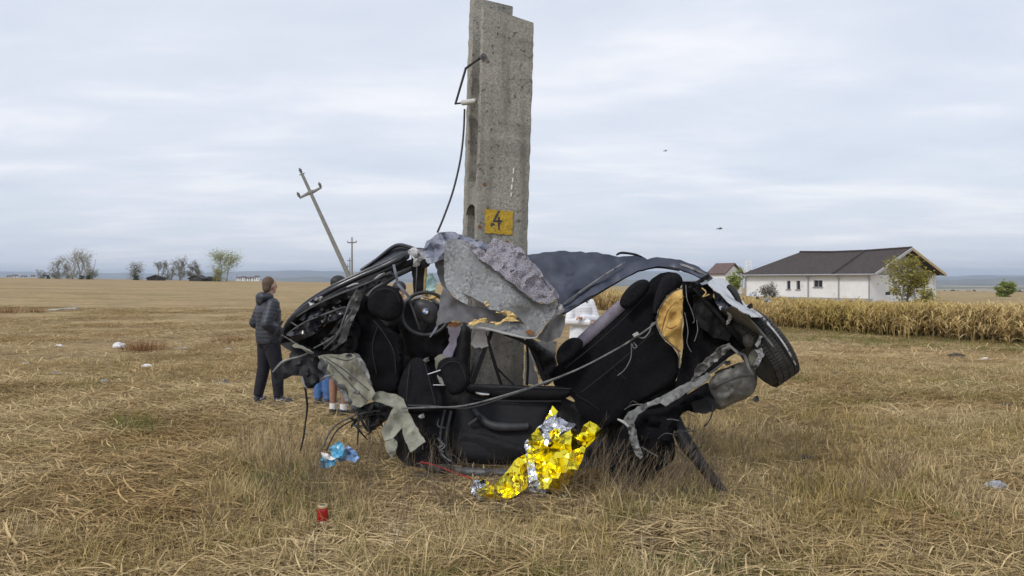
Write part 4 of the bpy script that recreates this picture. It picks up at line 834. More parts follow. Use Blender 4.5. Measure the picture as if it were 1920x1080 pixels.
for k in range(8):
    rgx = random.Random(500+k); x = rgx.uniform(800, 845); y = rgx.uniform(770, 860)
    rod('wire_bundle', [(x,y,6.5),(x+rgx.uniform(-10,14),y+rgx.uniform(4,16),6.44),(x+rgx.uniform(-6,22),y+rgx.uniform(14,34),6.42)], [1.2,1.6,.8], [bl, M['greymetal'], M['darkgrey']][k % 3], car, 5)
rod('red_wire', [(788,866,6.2),(820,874,6.16),(852,886,6.12),(884,897,6.08)], 1.2, M['redwire'], car, 5)
rod('red_wire', [(800,866,6.22),(830,878,6.18),(866,892,6.12)], 1.0, M['redwire'], car, 5)
# ---- rear bench
puff('rear_backrest', [(1034,700),(1052,676),(1100,640),(1150,594),(1200,548),(1230,514),(1262,508),(1284,524),(1272,545),(1242,574),(1228,604),(1240,634),(1268,656),(1278,690),(1262,724),(1215,748),(1180,768),(1150,802),(1108,800),(1080,768),(1076,744),(1040,728)], [(1034,700,6.85),(1262,508,6.55),(1278,690,6.38),(1108,800,6.5),(1150,680,6.5)], fab, car, t=.06, edge=12, step=9, lump=.028, scale=45, rounds=1)
rod('seat_seam', [(1080,740,6.53),(1112,760,6.46),(1150,790,6.44)], 1.1, bl, car, 5)
rod('seat_seam', [(1150,690,6.42),(1168,706,6.4),(1184,722,6.4),(1165,742,6.4),(1140,758,6.42)], 1.1, bl, car, 5)
rod('parcel_shelf', [(1074,654,6.62),(1110,622,6.6),(1150,586,6.58),(1178,562,6.56)], [10,11,11,10], M['lilac'], car, 8, .4)
rod('shelf_edge', [(1066,656,6.62),(1104,620,6.6),(1142,584,6.58),(1168,562,6.57)], 2.2, bl, car, 5)
puff('rear_headrest', [(1160,566),(1172,544),(1190,528),(1208,522),(1220,530),(1216,546),(1196,566),(1178,580),(1166,578)], 6.45, fab2, car, t=.05, edge=8, step=5, lump=.008)
puff('rear_headrest', [(1041,668),(1048,650),(1066,634),(1084,632),(1096,642),(1088,660),(1066,680),(1048,690)], 6.5, fab2, car, t=.05, edge=8, step=5, lump=.008)
puff('seat_side_bolster', [(1222,596),(1226,560),(1236,528),(1250,512),(1268,510),(1280,520),(1276,536),(1256,552),(1240,574),(1232,600)], [(1222,596,6.36),(1268,510,6.42)], fab2, car, t=.05, edge=14, step=6, lump=.01)
sheet('torn_cushion_foam', [(1272,540),(1279,545),(1278,590),(1279,620),(1277,658),(1268,652),(1248,636),(1234,612),(1232,592),(1242,570),(1256,552)], [(1272,540,6.36),(1277,658,6.3),(1232,600,6.3),(1258,600,6.24)], M['foam'], car, amp=.03, scale=26, step=5, thick=.03, smooth=60)
rod('foam_crack', [(1240,626,6.25),(1246,600,6.24),(1254,580,6.24),(1268,566,6.27)], [.7,1.3,1,.5], M['rust'], car, 5)
rod('foam_crack', [(1248,612,6.22),(1258,616,6.21),(1270,610,6.22)], [.6,1.4,.6], M['rust'], car, 5)
rod('cushion_piping', [(1230,602,6.28),(1240,628,6.26),(1258,645,6.26),(1272,660,6.28),(1274,690,6.3)], 1.4, M['greymetal'], car, 5)
rod('cushion_piping', [(1278,540,6.3),(1258,550,6.28),(1240,572,6.27),(1230,600,6.28)], 1.4, M['plastic2'], car, 5)
sheet('boot_lining', [(1280,528),(1310,528),(1340,560),(1372,596),(1396,628),(1400,650),(1366,670),(1330,700),(1290,726),(1268,728),(1276,690),(1282,650),(1282,590)], [(1280,528,6.4),(1400,650,6.5),(1290,726,6.35),(1330,610,6.6)], M['fabric2'], car, amp=.04, scale=45, step=8, thick=.008)
sheet('boot_lining', [(1300,555),(1322,550),(1350,590),(1376,618),(1366,640),(1340,634),(1312,612),(1300,590)], [(1300,555,6.42),(1376,618,6.42)], M['liningdark'] if False else M['plastic'], car, amp=.03, scale=30, step=7, thick=.008)
rod('boot_rail', [(1300,540,6.4),(1336,578,6.38),(1372,620,6.36),(1394,646,6.36)], [3,4.5,5,4], bl, car, 4, .6)
for pts in ([(1286,534,6.3),(1288,560,6.28),(1296,580,6.28),(1302,600,6.28),(1299,606,6.28)], [(1284,586,6.3),(1290,620,6.28),(1288,642,6.28),(1296,660,6.28)], [(1306,600,6.32),(1308,620,6.3),(1302,640,6.3)]):
    rod('lining_string', pts, .8, M['greymetal'], car, 5)
# ---- rear quarter
sheet('quarter_panel', [(1322,524),(1348,520),(1366,530),(1380,550),(1398,570),(1416,584),(1428,596),(1410,594),(1388,582),(1360,560),(1340,545)], [(1322,524,6.35),(1392,572,6.2),(1428,596,6.2)], M['palemetal'], car, amp=.025, scale=24, step=6, thick=.005, smooth=28)
sheet('quarter_skin', [(1336,542),(1354,548),(1376,572),(1388,580),(1370,578),(1352,584),(1340,566)], [(1336,542,6.3),(1388,580,6.2)], M['navy'], car, amp=.025, scale=16, step=5, thick=.005)
sheet('boot_corner', [(1298,530),(1316,520),(1330,514),(1332,522),(1324,526),(1306,534),(1290,540)], 6.3, bl, car, amp=.02, scale=16, step=5, thick=.012)
sheet('lamp_socket', [(1304,538),(1326,532),(1338,544),(1334,562),(1318,556)], 6.36, bl, car, amp=.02, scale=10, rnd=.012, step=5)
rod('lamp_wire', [(1316,540,6.32),(1324,548,6.3),(1318,556,6.3),(1330,552,6.3)], 1.2, M['foamlight'], car, 5)
rod('bumper_end', [(1366,536,6.3),(1378,550,6.25),(1390,574,6.2)], [5,6.5,4], bl, car, 6)
sheet('wheel_arch', [(1356,582),(1372,574),(1392,580),(1416,608),(1440,640),(1420,648),(1396,640),(1376,618),(1362,600)], [(1356,582,6.3),(1440,640,6.25),(1390,610,6.45)], M['tank'], car, amp=.02, scale=30, step=7, thick=.006)
rod('arch_trim', [(1404,578,6.16),(1428,594,6.14),(1452,622,6.12),(1474,652,6.12),(1492,684,6.16)], [3.2,2.6,2.4,2.0,1.2], M['palemetal'], car, 5, .5)
rod('arch_trim', [(1412,590,6.13),(1440,614,6.1),(1466,646,6.1),(1486,680,6.14)], [2,3,2.6,1.4], bl, car, 5, .5)
rod('arch_lip', [(1362,582,6.2),(1384,576,6.16),(1404,596,6.14),(1430,626,6.1),(1450,650,6.08)], [2.2,3,2.6,2.6,1.6], M['greymetal'], car, 5, .5)
for poly in ([(1362,574),(1370,580),(1374,590),(1368,606),(1362,610),(1366,592)], [(1424,628),(1432,624),(1426,640),(1420,652),(1416,646)], [(1414,656),(1428,652),(1434,664),(1424,682),(1416,694),(1410,688),(1422,668)]):
    sheet('torn_edge', poly, 6.12, M['palemetal'], car, amp=.015, scale=10, rnd=.006, step=4, smooth=25)
puff('spring_cup', [(1390,640),(1396,626),(1410,624),(1420,634),(1416,650),(1402,656)], 6.22, M['tank'], car, t=.07, edge=14, step=4, lump=.003)
puff('damper', [(1402,668),(1412,652),(1428,652),(1432,668),(1420,688),(1406,688)], 6.2, M['olive'], car, t=.05, edge=10, step=5, lump=.004)
# wheel: tread towards us, axle slanting up and out
wh = empty('wheel', (0, 0, 0)); wh.parent = car; ORG[wh.name] = C0
ax = Vector((.83, .06, .55)).normalized(); wc = P(1430, 652, 6.45); rotW = ax.to_track_quat('Z', 'Y').to_matrix()
m_ = MB(); m_.lathe([(.20, -.115), (.245, -.128), (.285, -.124), (.305, -.108), (.315, -.075), (.318, -.02), (.318, .02), (.315, .075), (.305, .108), (.285, .124), (.245, .128), (.20, .115), (.19, .06), (.19, -.06)], wc, 56, rotW); ty = m_.build('tyre', M['rubber'], wh, 30)
m_ = MB()
for k in range(72):
    a = 2*math.pi*k/72
    for j, z0 in enumerate((-.082, -.028, .028, .082)):
        aa = a+(.02 if j % 2 else 0); c = wc+rotW@Vector((.319*math.cos(aa), .319*math.sin(aa), z0)); rm = rotW@Matrix.Rotation(aa, 3, 'Z'); m_.box(c, (.012, .021, .044), rm)
tr = m_.build('tread_blocks', M['rubber'], ty); tr['kind'] = 'stuff'
m_ = MB(); m_.lathe([(.05, -.03), (.06, -.02), (.13, -.005), (.17, -.03), (.2, -.09), (.205, -.098), (.2, .098), (.17, .05), (.06, .06), (.05, .05)], wc, 32, rotW); m_.build('rim', M['darkgrey'], wh, 30)
puff('fuel_tank', [(1326,722),(1338,702),(1360,690),(1395,676),(1412,684),(1421,704),(1418,730),(1404,746),(1376,756),(1352,770),(1338,764),(1330,742)], [(1330,716,6.25),(1420,708,6.3)], M['tank'], car, t=.08, edge=20, step=5, lump=.03, scale=22, rounds=1, crease=.05)
rod('tank_seam', [(1332,728,6.16),(1360,716,6.12),(1392,706,6.14),(1419,704,6.22)], [1.5,2.2,2.2,1.4], M['darkgrey'], car, 5)
rod('tank_pipe', [(1340,700,6.14),(1352,694,6.12),(1368,690,6.14)], [1.4,1.8,1.2], bl, car, 5)
sheet('crumpled_bracket', [(1296,716),(1306,688),(1330,668),(1352,650),(1368,643),(1374,652),(1352,670),(1336,684),(1322,698),(1306,706)], [(1296,716,6.2),(1368,645,6.15)], M['greymetal'], car, amp=.03, scale=16, step=5, thick=.006, smooth=25)
rod('bracket_edge', [(1366,646,6.1),(1384,662,6.08),(1396,668,6.08),(1404,690,6.08),(1412,704,6.1)], [2.2,3,3.4,3,2], M['greymetal'], car, 5, .5)
rod('bracket_edge', [(1330,700,6.08),(1345,690,6.06),(1360,676,6.08)], [1.5,2.2,1.2], M['darkgrey'], car, 5)
sheet('torn_flange', [(1166,790),(1178,772),(1202,760),(1236,745),(1264,730),(1300,712),(1326,698),(1333,705),(1326,714),(1302,727),(1280,741),(1262,753),(1248,762),(1238,755),(1214,764),(1196,777),(1186,796),(1178,800)], [(1164,792,6.05),(1334,706,6.05),(1246,766,5.98)], M['greymetal'], car, amp=.025, scale=18, step=6, thick=.006, smooth=28)
sheet('torn_flange', [(1176,796),(1188,790),(1194,812),(1198,832),(1206,856),(1200,862),(1188,846),(1180,824)], [(1176,796,6.0),(1200,860,5.9)], M['greymetal'], car, amp=.02, scale=12, step=5, thick=.006, smooth=28)
rod('torn_edge', [(1158,786,6.0),(1170,792,5.98),(1178,800,5.97)], [1.6,2.6,2], M['palegrey'], car, 5)
puff('rear_subframe', [(1150,812),(1180,786),(1212,768),(1250,764),(1300,732),(1334,712),(1344,764),(1310,776),(1284,768),(1268,792),(1258,830),(1230,842),(1200,870),(1176,860),(1160,840)], [(1150,812,6.2),(1334,730,6.25),(1200,870,6.1)], fab, car, t=.07, edge=16, step=9, lump=.05, scale=26, rounds=1, crease=.10)
puff('rear_carpet', [(1150,830),(1186,806),(1230,800),(1262,812),(1268,848),(1258,872),(1225,886),(1200,912),(1180,928),(1146,932),(1130,918),(1140,876)], [(1150,830,6.15),(1262,830,6.2),(1150,930,5.95)], fab, car, t=.06, edge=14, step=9, lump=.05, scale=22, rounds=1, crease=.10)
rod('exhaust_pipe', [(1262,776,6.25),(1276,806,6.2),(1288,832,6.12),(1310,864,6.03),(1336,898,5.95),(1358,926,5.88)], [11,11,13,11,10,9], M['plastic'], car, 12)
rod('pipe_sleeve', [(1276,812,6.19),(1288,834,6.11),(1300,848,6.06)], [13.5,15,13], M['black'], car, 12)
rod('hanging_wire', [(1336,760,6.1),(1335,776,6.06),(1328,792,6.04),(1320,799,6.04)], [1.2,1.3,1.1,2], bl, car, 5)
sheet('undertray', [(1296,756),(1330,744),(1350,760),(1338,772),(1318,776),(1300,770)], 6.15, bl, car, amp=.02, step=6)
# torn rope and cord across the opening
rod('seat_belt_cord', [(752,766,6.12),(800,764,6.1),(850,763,6.1),(884,758,6.12),(930,746,6.14),(1000,724,6.16),(1080,694,6.18),(1150,658,6.2),(1196,630,6.2),(1232,604,6.22)], 1.7, M['greymetal'], car, 6)
rod('seat_belt_cord', [(764,760,6.13),(810,761,6.12),(860,766,6.12),(900,760,6.13),(960,740,6.14),(1040,712,6.17),(1110,680,6.2)], 1.3, M['plastic2'], car, 6)
rod('cord_loop', [(1190,628,6.2),(1206,634,6.18),(1218,622,6.18),(1222,608,6.19),(1230,604,6.2)], 1.2, M['greymetal'], car, 5)
rod('cord_loop', [(1188,642,6.2),(1194,650,6.18),(1188,652,6.18),(1184,644,6.2),(1183,670,6.2),(1172,692,6.2),(1158,704,6.2)], .9, M['greymetal'], car, 5)
m_ = MB(); m_.box(P(1192, 627, 6.17), (.045, .03, .022), Matrix.Rotation(R(-30), 3, 'Y')); m_.build('buckle', M['palegrey'], car)

# ---- folded layers of the crushed front side, seams, loose wires
for poly, dd, mt in (([(556,592),(590,570),(640,548),(690,528),(734,508),(740,516),(700,538),(650,562),(604,584),(572,606)], 6.54, bl), ([(536,628),(570,606),(610,590),(648,574),(652,586),(616,606),(584,630),(556,642)], 6.55, M['blackpaint']),
                     ([(600,640),(628,612),(648,586),(662,566),(668,576),(650,616),(634,644),(612,656)], 6.52, bl), ([(566,600),(600,586),(616,596),(596,616),(574,622)], 6.5, M['blackpaint']), ([(640,600),(664,590),(676,620),(668,656),(640,668),(626,660)], 6.62, bl)):
    sheet('folded_layer', poly, dd, mt, car, amp=.035, scale=22, step=6, thick=.006, crease=1.6)
for pts in ([(556,594,6.5),(592,572,6.48),(640,550,6.48),(690,530,6.5),(732,510,6.52)], [(538,626,6.5),(572,604,6.48),(612,588,6.48),(646,575,6.5)], [(606,655,6.48),(630,632,6.46),(650,600,6.46),(666,572,6.46)]):
    rod('fold_edge', pts, [.8,1.6,1.2,1.7,.8], M['darkgrey'], car, 5, .6)
for pts in ([(700,600,6.58),(722,628,6.55),(738,660,6.53),(742,700,6.53)], [(664,600,6.66),(656,640,6.68),(668,684,6.68),(700,722,6.6)], [(708,612,6.58),(698,650,6.6),(706,700,6.58)]):
    rod('seat_seam', pts, .9, M['piping'], s1, 5)
rod('headrest_seam', [(694,560,6.5),(704,546,6.49),(724,541,6.485),(742,548,6.49),(750,566,6.49)], .7, M['piping'], s1, 5)
for pts in ([(768,684,6.52),(764,720,6.44),(762,760,6.4)], [(796,680,6.54),(806,716,6.44),(816,758,6.4)]):
    rod('seat_seam', pts, .9, M['piping'], s2, 5)
rod('headrest_seam', [(826,690,6.44),(838,680,6.42),(858,679,6.41),(868,692,6.39),(873,712,6.37)], .7, M['piping'], s2, 5)
for pts in ([(1060,690,6.5),(1110,650,6.46),(1160,606,6.44),(1206,560,6.46)], [(1090,735,6.46),(1140,696,6.42),(1190,654,6.38),(1226,622,6.36)]):
    rod('seat_seam', pts, .7, M['piping'], car, 5)
rgw = random.Random(77)
for k in range(26):
    x, y = (rgw.uniform(770, 890), rgw.uniform(850, 892)) if k < 14 else (rgw.uniform(1170, 1300), rgw.uniform(760, 850))
    d_ = 6.12 if k < 14 else 6.0; L_ = rgw.uniform(14, 44); a = rgw.uniform(-.5, .9)
    rod('loose_wire', [(x,y,d_),(x+L_*.4*math.cos(a),y+L_*.4*math.sin(a)-rgw.uniform(0,8),d_-.04),(x+L_*math.cos(a),y+L_*math.sin(a)*.7,d_-.06)], rgw.uniform(.5, 1.2), [bl, M['darkgrey'], M['greymetal'], M['plastic2']][k % 4], car, 5)
for k in range(12):
    x, y = (rgw.uniform(640, 800), rgw.uniform(660, 860)) if k < 5 else (rgw.uniform(1290, 1440), rgw.uniform(540, 760)); w_ = rgw.uniform(5, 12)
    sheet('scrap_tab', [(x,y),(x+w_,y-rgw.uniform(0,5)),(x+w_*1.2,y+w_*.5),(x+w_*.4,y+w_*.8),(x-2,y+w_*.4)], 6.16 if k < 5 else 6.1, [M['greymetal'], M['palemetal'], M['darkgrey'], bl][k % 4], car, amp=.015, scale=8, rnd=.01, step=4)

# ================================================================ PEOPLE
M['skin'] = pm('skin', (.42, .24, .17), (.50, .30, .22), 12, .55)
M['skin_tan'] = pm('tanned_skin', (.24, .13, .085), (.31, .17, .115), 12, .55)
M['hair'] = pm('brown_hair', (.07, .046, .031), (.15, .10, .068), 60, .8, bump=.5, bscale=120)
M['hairblack'] = pm('black_hair', (.008, .007, .007), (.018, .016, .015), 60, .6, bump=.5, bscale=120)
M['jacket_navy'] = pm('navy_padded_nylon', (.020, .023, .034), (.034, .038, .052), 6, .5, bump=.25, bscale=40)
M['trousers_navy'] = pm('navy_jersey', (.008, .009, .016), (.014, .015, .025), 10, .9, bump=.2, bscale=30)
M['jeans'] = pm('blue_denim', (.04, .10, .26), (.09, .19, .42), 14, .9, bump=.3, bscale=50)
M['white_nylon'] = pm('white_padded_nylon', (.70, .71, .74), (.78, .79, .81), 6, .6, bump=.15, bscale=25)
M['sock'] = pm('white_sock', (.72, .72, .72), None, rough=.95)
M['shoe_navy'] = pm('navy_shoe', (.02, .024, .045), (.035, .04, .065), 20, .7)
M['shoe_grey'] = pm('grey_shoe', (.05, .055, .06), (.09, .095, .10), 20, .7)
M['shoe_black'] = pm('black_shoe', (.010, .010, .011), (.018, .018, .02), 20, .6)
M['sole'] = pm('white_sole', (.68, .68, .66), None, rough=.7)
M['top_black'] = pm('black_cotton', (.010, .010, .012), (.018, .018, .021), 12, .9, bump=.3, bscale=40)
M['eye'] = pm('dark_eye', (.015, .012, .01), None, rough=.2)

def vox(name, mb, mat, parent, voxel=.014, quilt=0, smooth_it=4, pitch=.055):
    """fuse shapes into one continuous smooth skin"""
    me = bpy.data.meshes.new(name+'_src'); me.from_pydata([v[:] for v in mb.v], [], mb.f)
    bm = bmesh.new(); bm.from_mesh(me); bmesh.ops.recalc_face_normals(bm, faces=bm.faces); bm.to_mesh(me); bm.free()
    o = bpy.data.objects.new(name, me); COL.objects.link(o)
    m = o.modifiers.new('fuse', 'REMESH'); m.mode = 'VOXEL'; m.voxel_size = voxel
    if smooth_it: s = o.modifiers.new('soft', 'SMOOTH'); s.factor = .5; s.iterations = smooth_it
    dg = bpy.context.evaluated_depsgraph_get(); m2 = bpy.data.meshes.new_from_object(o.evaluated_get(dg))
    o.modifiers.clear(); o.data = m2; bpy.data.meshes.remove(me)
    if quilt:
        co = np.empty(len(m2.vertices)*3, np.float32); m2.vertices.foreach_get('co', co); co = co.reshape(-1, 3)
        nr = np.empty(len(m2.vertices)*3, np.float32); m2.vertices.foreach_get('normal', nr); nr = nr.reshape(-1, 3)
        h = quilt*(np.abs(np.sin(np.pi*(co[:, 2]+.02*np.sin(co[:, 0]*14))/pitch))**.6-.6); m2.vertices.foreach_set('co', (co+nr*h[:, None]).ravel())
    m2.materials.clear(); m2.materials.append(mat); m2.polygons.foreach_set('use_smooth', [True]*len(m2.polygons))
    o.parent = parent; return o
def ring_loft(mb, rings, n=18):
    """rings: (centre, rx, ry)"""
    vs = []
    for c, rx, ry in rings:
        for k in range(n):
            a = 2*math.pi*k/n; vs.append(Vector(c)+Vector((rx*math.cos(a), ry*math.sin(a), 0)))
    q = len(rings); mb.add(vs, [(i*n+k, i*n+(k+1) % n, (i+1)*n+(k+1) % n, (i+1)*n+k) for i in range(q-1) for k in range(n)]+[tuple(range(n))[::-1], tuple(range((q-1)*n, q*n))])
def head(mb, c, yaw, s=1.0, pitch=0):
    """skull, jaw, nose, ears; yaw turns the face; returns feature frame"""
    c = Vector(c); rt = Matrix.Rotation(yaw, 3, 'Z')@Matrix.Rotation(pitch, 3, 'Y'); f = lambda x, y, z: c+rt@(Vector((x, y, z))*s)
    mb.ell(f(-.012, 0, .02), (.098*s, .076*s, .105*s), 18, rt); mb.ell(f(.035, 0, -.055), (.058*s, .052*s, .062*s), 14, rt)
    mb.ell(f(.062, 0, -.075), (.03*s, .032*s, .028*s), 10, rt)
    mb.cone(f(.088, 0, .015), .010*s, f(.112, 0, -.025), .015*s, sides=8)
    for e in (-1, 1): mb.ell(f(-.005, .078*e, -.01), (.022*s, .010*s, .034*s), 10, rt)
    return f, rt
def face_bits(f, rt, parent, s=1.0):
    for e in (-1, 1):
        m_ = MB(); m_.ell(f(.080, .031*e, .008), (.008*s, .013*s, .007*s), 8, rt); m_.build('eye', M['eye'], parent, 180, local=True)
    m_ = MB(); m_.ell(f(.090, 0, -.062), (.008*s, .024*s, .005*s), 8, rt); m_.build('mouth', M['rust'], parent, 180, local=True)
def hand(mb, w, d, side, s=1.0):
    """palm and five bent fingers from wrist w along d"""
    w = Vector(w); d = Vector(d).normalized(); u = Vector((0, 0, 1)); a = d.cross(u)
    a = a.normalized() if a.length > .1 else Vector((0, 1, 0)); n = a.cross(d)
    mb.cone(w, .024*s, w+d*.07*s, .032*s)
    for k, (o, l) in enumerate(((-.028, .06), (-.010, .075), (.010, .07), (.028, .055))):
        k0 = w+d*.075*s+a*o*s; k1 = k0+(d*.8-n*.5*side)*l*.5*s; mb.cone(k0, .010*s, k1, .009*s, sides=8); mb.cone(k1, .009*s, k1+(d*.3-n*.9*side)*l*.5*s, .008*s, sides=8)
    t0 = w+d*.03*s-a*.03*s; mb.cone(t0, .012*s, t0+(d*.7-a*.6)*.05*s, .010*s, sides=8)
def shoe(parent, ank, yaw, mat, sole, swoosh=False):
    rt = Matrix.Rotation(yaw, 3, 'Z'); a = Vector(ank); f = lambda x, y, z: Vector((a.x, a.y, 0))+rt@Vector((x, y, z))
    m_ = MB(); m_.ell(f(.13, 0, .045), (.085, .046, .04), 12, rt); m_.ell(f(.03, 0, .055), (.10, .044, .05), 12, rt); m_.ell(f(-.03, 0, .06), (.055, .040, .055), 12, rt); m_.cone(f(0, 0, .06), .045, f(-.005, 0, .11), .046, False, False)
    sh = vox('shoe', m_, mat, parent, .011, smooth_it=2)
    out = [f(.05+.165*math.cos(t)*(1 if abs(t) < 1.6 or abs(t) > 4.7 else .86), .05*math.sin(t), 0) for t in np.linspace(0, 2*math.pi, 25)[:-1]]
    m_ = MB(); m_.prism(out, lambda p: Vector((p.x, p.y, 0.0)), lambda p: Vector((p.x, p.y, .03))); m_.build('sole', sole, sh, local=True)
    if swoosh:
        for e in (-1, 1):
            pts = [(.0, .075), (-.02, .06), (-.01, .048), (.03, .052), (.11, .082), (.03, .064), (.005, .062)]
            m_ = MB(); m_.prism(pts, lambda p: f(p[0], e*(.049-.0*p[0]), p[1]), lambda p: f(p[0], e*.036, p[1])); m_.build('side_mark', M['sole'], sh, local=True)
    return sh

def person(base, rz, label, group, hip=.90, sh_z=1.40, lean=Vector((0, 0, 0)), feet=((.02, .11, 0), (-.03, -.11, 0)), head_yaw=0, skin='skin', hair='hair', top='jacket', topm='jacket_navy', legm='trousers_navy', shorts=False, shoem='shoe_navy', solem='sole', arms=None, hood=False, cap=False, size=.955, swoosh=False, quilt=.006, fat=1.0, sock=False, hem=.07):
    """local +x is forward; feet (x, y, yaw); arms: per side (elbow, wrist)"""
    t = empty('person', base, label, 'person', group, rz); t.scale = (size,)*3; sk = M[skin]
    pelvis = Vector((0, 0, hip)); chest = pelvis+(Vector((0, 0, sh_z-.12-hip)))+lean*.8; shl = pelvis+Vector((0, 0, sh_z-hip))+lean; neck = shl+Vector((.0, 0, .06))+lean*.05; hc = neck+Vector((.025, 0, .155))+lean*.12
    sides = (1, -1); body = MB(); legs = MB()
    ring_loft(body, [(pelvis-Vector((0, 0, .08)), .10, .15), (pelvis+Vector((0, 0, .05)), .11, .155), (pelvis.lerp(chest, .4), .10, .14), (chest, .115, .165), (shl, .08, .15)])
    body.cone(shl-Vector((0, 0, .03)), .062, neck+Vector((.01, 0, .07)), .055)
    fr, rt = head(body, hc, head_yaw, 1.0)
    for e, (fx, fy, fyaw) in zip(sides, feet):
        ank = Vector((fx, fy, .09)); hp = pelvis+Vector((0, .085*e, -.03)); kn = hp.lerp(ank, .5)+Vector((.03, .01*e, .01))
        body.cone(hp, .075, kn, .05); body.cone(kn, .052, kn.lerp(ank, .35), .053); body.cone(kn.lerp(ank, .35), .053, ank, .034)
        body.cone(ank, .034, ank+Matrix.Rotation(fyaw, 3, 'Z')@Vector((.11, 0, -.05)), .03)
        if shorts: legs.cone(hp+Vector((0, 0, .02)), .105, kn+Vector((0, 0, .03)), .095, True, False)
        else:
            legs.cone(hp+Vector((0, 0, .02)), .108*fat, kn, .078*fat, True, True); legs.cone(kn, .078*fat, kn.lerp(ank, .5), .070*fat); legs.cone(kn.lerp(ank, .5), .070*fat, ank+Vector((0, 0, .01)), .058*fat, True, False)
        shoe(t, (fx, fy, 0), fyaw, M[shoem], M[solem], swoosh)
        if sock:
            m_ = MB(); m_.cone(ank+Vector((0, 0, -.02)), .042, ank+Vector((.004, 0, .085)), .045, False, False); m_.build('sock', M['sock'], t, 60, local=True)
    ring_loft(legs, [(pelvis-Vector((0, 0, .1)), .115*fat, .165*fat), (pelvis, .122*fat, .17*fat), (pelvis+Vector((0, 0, .1)), .115*fat, .16*fat)])
    jk = MB(); ring_loft(jk, [(pelvis-Vector((0, 0, hem)), (.135 if hem < .1 else .165)*fat, (.185 if hem < .1 else .225)*fat), (pelvis+Vector((0, 0, .05)), .145*fat, .19*fat), (pelvis.lerp(chest, .45), .14*fat, .185*fat), (chest, .145*fat, .20*fat), (shl-Vector((0, 0, .02)), .105*fat, .17*fat), (neck-Vector((0, 0, .03)), .075, .08)])
    for e, ar in zip(sides, arms or (((-.06, .27, 1.12), (.03, .27, .88)),)*2):
        sj = shl+Vector((0, .17*e, -.04)); el, wr = (Vector((v[0], v[1]*e, v[2])) for v in ar)
        body.cone(sj, .05, el, .04); body.cone(el, .04, wr, .028); hand(body, wr, (wr-el), e, .95)
        jk.cone(sj, .082*fat, el, .066*fat); jk.cone(el, .066*fat, wr-(wr-el)*.04, .05*fat, True, False)
    bo = vox('body', body, sk, t, .011, smooth_it=3)
    face_bits(fr, rt, bo)
    vox('shorts' if shorts else 'trousers', legs, M[legm], t, .014)
    jo = vox('jacket' if top == 'jacket' else 'shirt', jk, M[topm], t, .013, quilt=quilt, smooth_it=3)
    if hood:
        m_ = MB(); m_.ell(neck+Vector((-.085, 0, .0)), (.085, .125, .075), 16); m_.ell(neck+Vector((-.03, .085, .0)), (.08, .05, .06), 12); m_.ell(neck+Vector((-.03, -.085, .0)), (.08, .05, .06), 12); m_.ell(neck+Vector((-.11, 0, -.05)), (.06, .10, .07), 12); vox('hood', m_, M[topm], jo, .013)
    else:
        m_ = MB(); m_.cone(neck-Vector((.01, 0, .05)), .082, neck+Vector((0, 0, .03)), .072, False, False); m_.build('collar', M['top_black'] if top == 'jacket' else M[topm], jo, 60, local=True)
    hm = MB(); hm.ell(fr(-.028, 0, .033), (.092, .0795, .098), 18, rt); hm.ell(fr(-.058, 0, -.02), (.054, .070, .080), 14, rt)
    if hair == 'long':
        hm.ell(fr(-.06, 0, -.10), (.06, .085, .14), 14, rt)
        for e in (-1, 1): hm.cone(fr(-.0, .075*e, .0), .03, fr(.06, .075*e, -.24), .018)
    # keep the face clear: drop hair in front of the forehead line
    ho = vox('hair', hm, M['hairblack'] if hair in ('long', 'black') else M['hair'], bo, .011, smooth_it=2)
    if cap:
        m_ = MB(); m_.ell(fr(-.012, 0, .055), (.108, .090, .085), 18, rt); m_.prism([(.05, -.07), (.12, -.06), (.165, 0), (.12, .06), (.05, .07)], lambda p: fr(p[0], p[1], .045), lambda p: fr(p[0], p[1], .057)); m_.build('cap', M['shoe_black'], t, 40, local=True)
    return t
PG = 'onlookers round the wreck'
b1 = hit(503, 757)
person(b1, R(38), 'person in navy quilted hooded jacket and dark trousers standing at the torn front end', PG, feet=((-.10, .12, R(40)), (.10, -.12, R(-50))), head_yaw=R(18),
       arms=(((-.10, .25, 1.10), (.14, .20, .95)), ((-.12, .25, 1.10), (.15, .19, .97))), hood=True, swoosh=True, fat=1.13)
b2 = hit(604, 764)
person(b2, R(60), 'person in blue jeans bending behind the torn front fender', PG, lean=Vector((.42, 0, -.22)), feet=((.0, .07, R(10)), (.03, -.07, R(-30))), legm='jeans', topm='top_black', shoem='shoe_grey', solem='shoe_grey', quilt=0, top='shirt',
       arms=(((.30, .22, .95), (.45, .15, .80)),)*2, hair='hair', skin='skin')
b3 = hit(634, 783)
person(b3, R(70), 'person in shorts with white socks and black cap behind the fender', PG, skin='skin_tan', shorts=True, legm='top_black', topm='top_black', shoem='shoe_black', solem='shoe_black', quilt=0, top='shirt', cap=True, feet=((.0, .075, R(10)), (.0, -.075, R(-15))), sh_z=1.43, hair='black', sock=True, head_yaw=R(-20))
b4 = hit(1090, 690)
b4 = Vector(((1090-960)/F*13.2, 13.2, 0)); b4.z = gz(b4.x, b4.y)
person(b4, R(-72), 'person in white padded jacket with folded arms seen through the rear window gap', PG, topm='white_nylon', hair='long', legm='top_black', shoem='shoe_black', solem='shoe_black', sh_z=1.33, hip=.86, quilt=.005, fat=1.04, hem=.24,
       arms=(((.05, .27, 1.00), (.22, -.10, 1.04)), ((.07, .27, .97), (.26, -.08, .95))), head_yaw=R(-10))
b5 = Vector(((750-960)/F*9.6, 9.6, 0)); b5.z = gz(b5.x, b5.y)
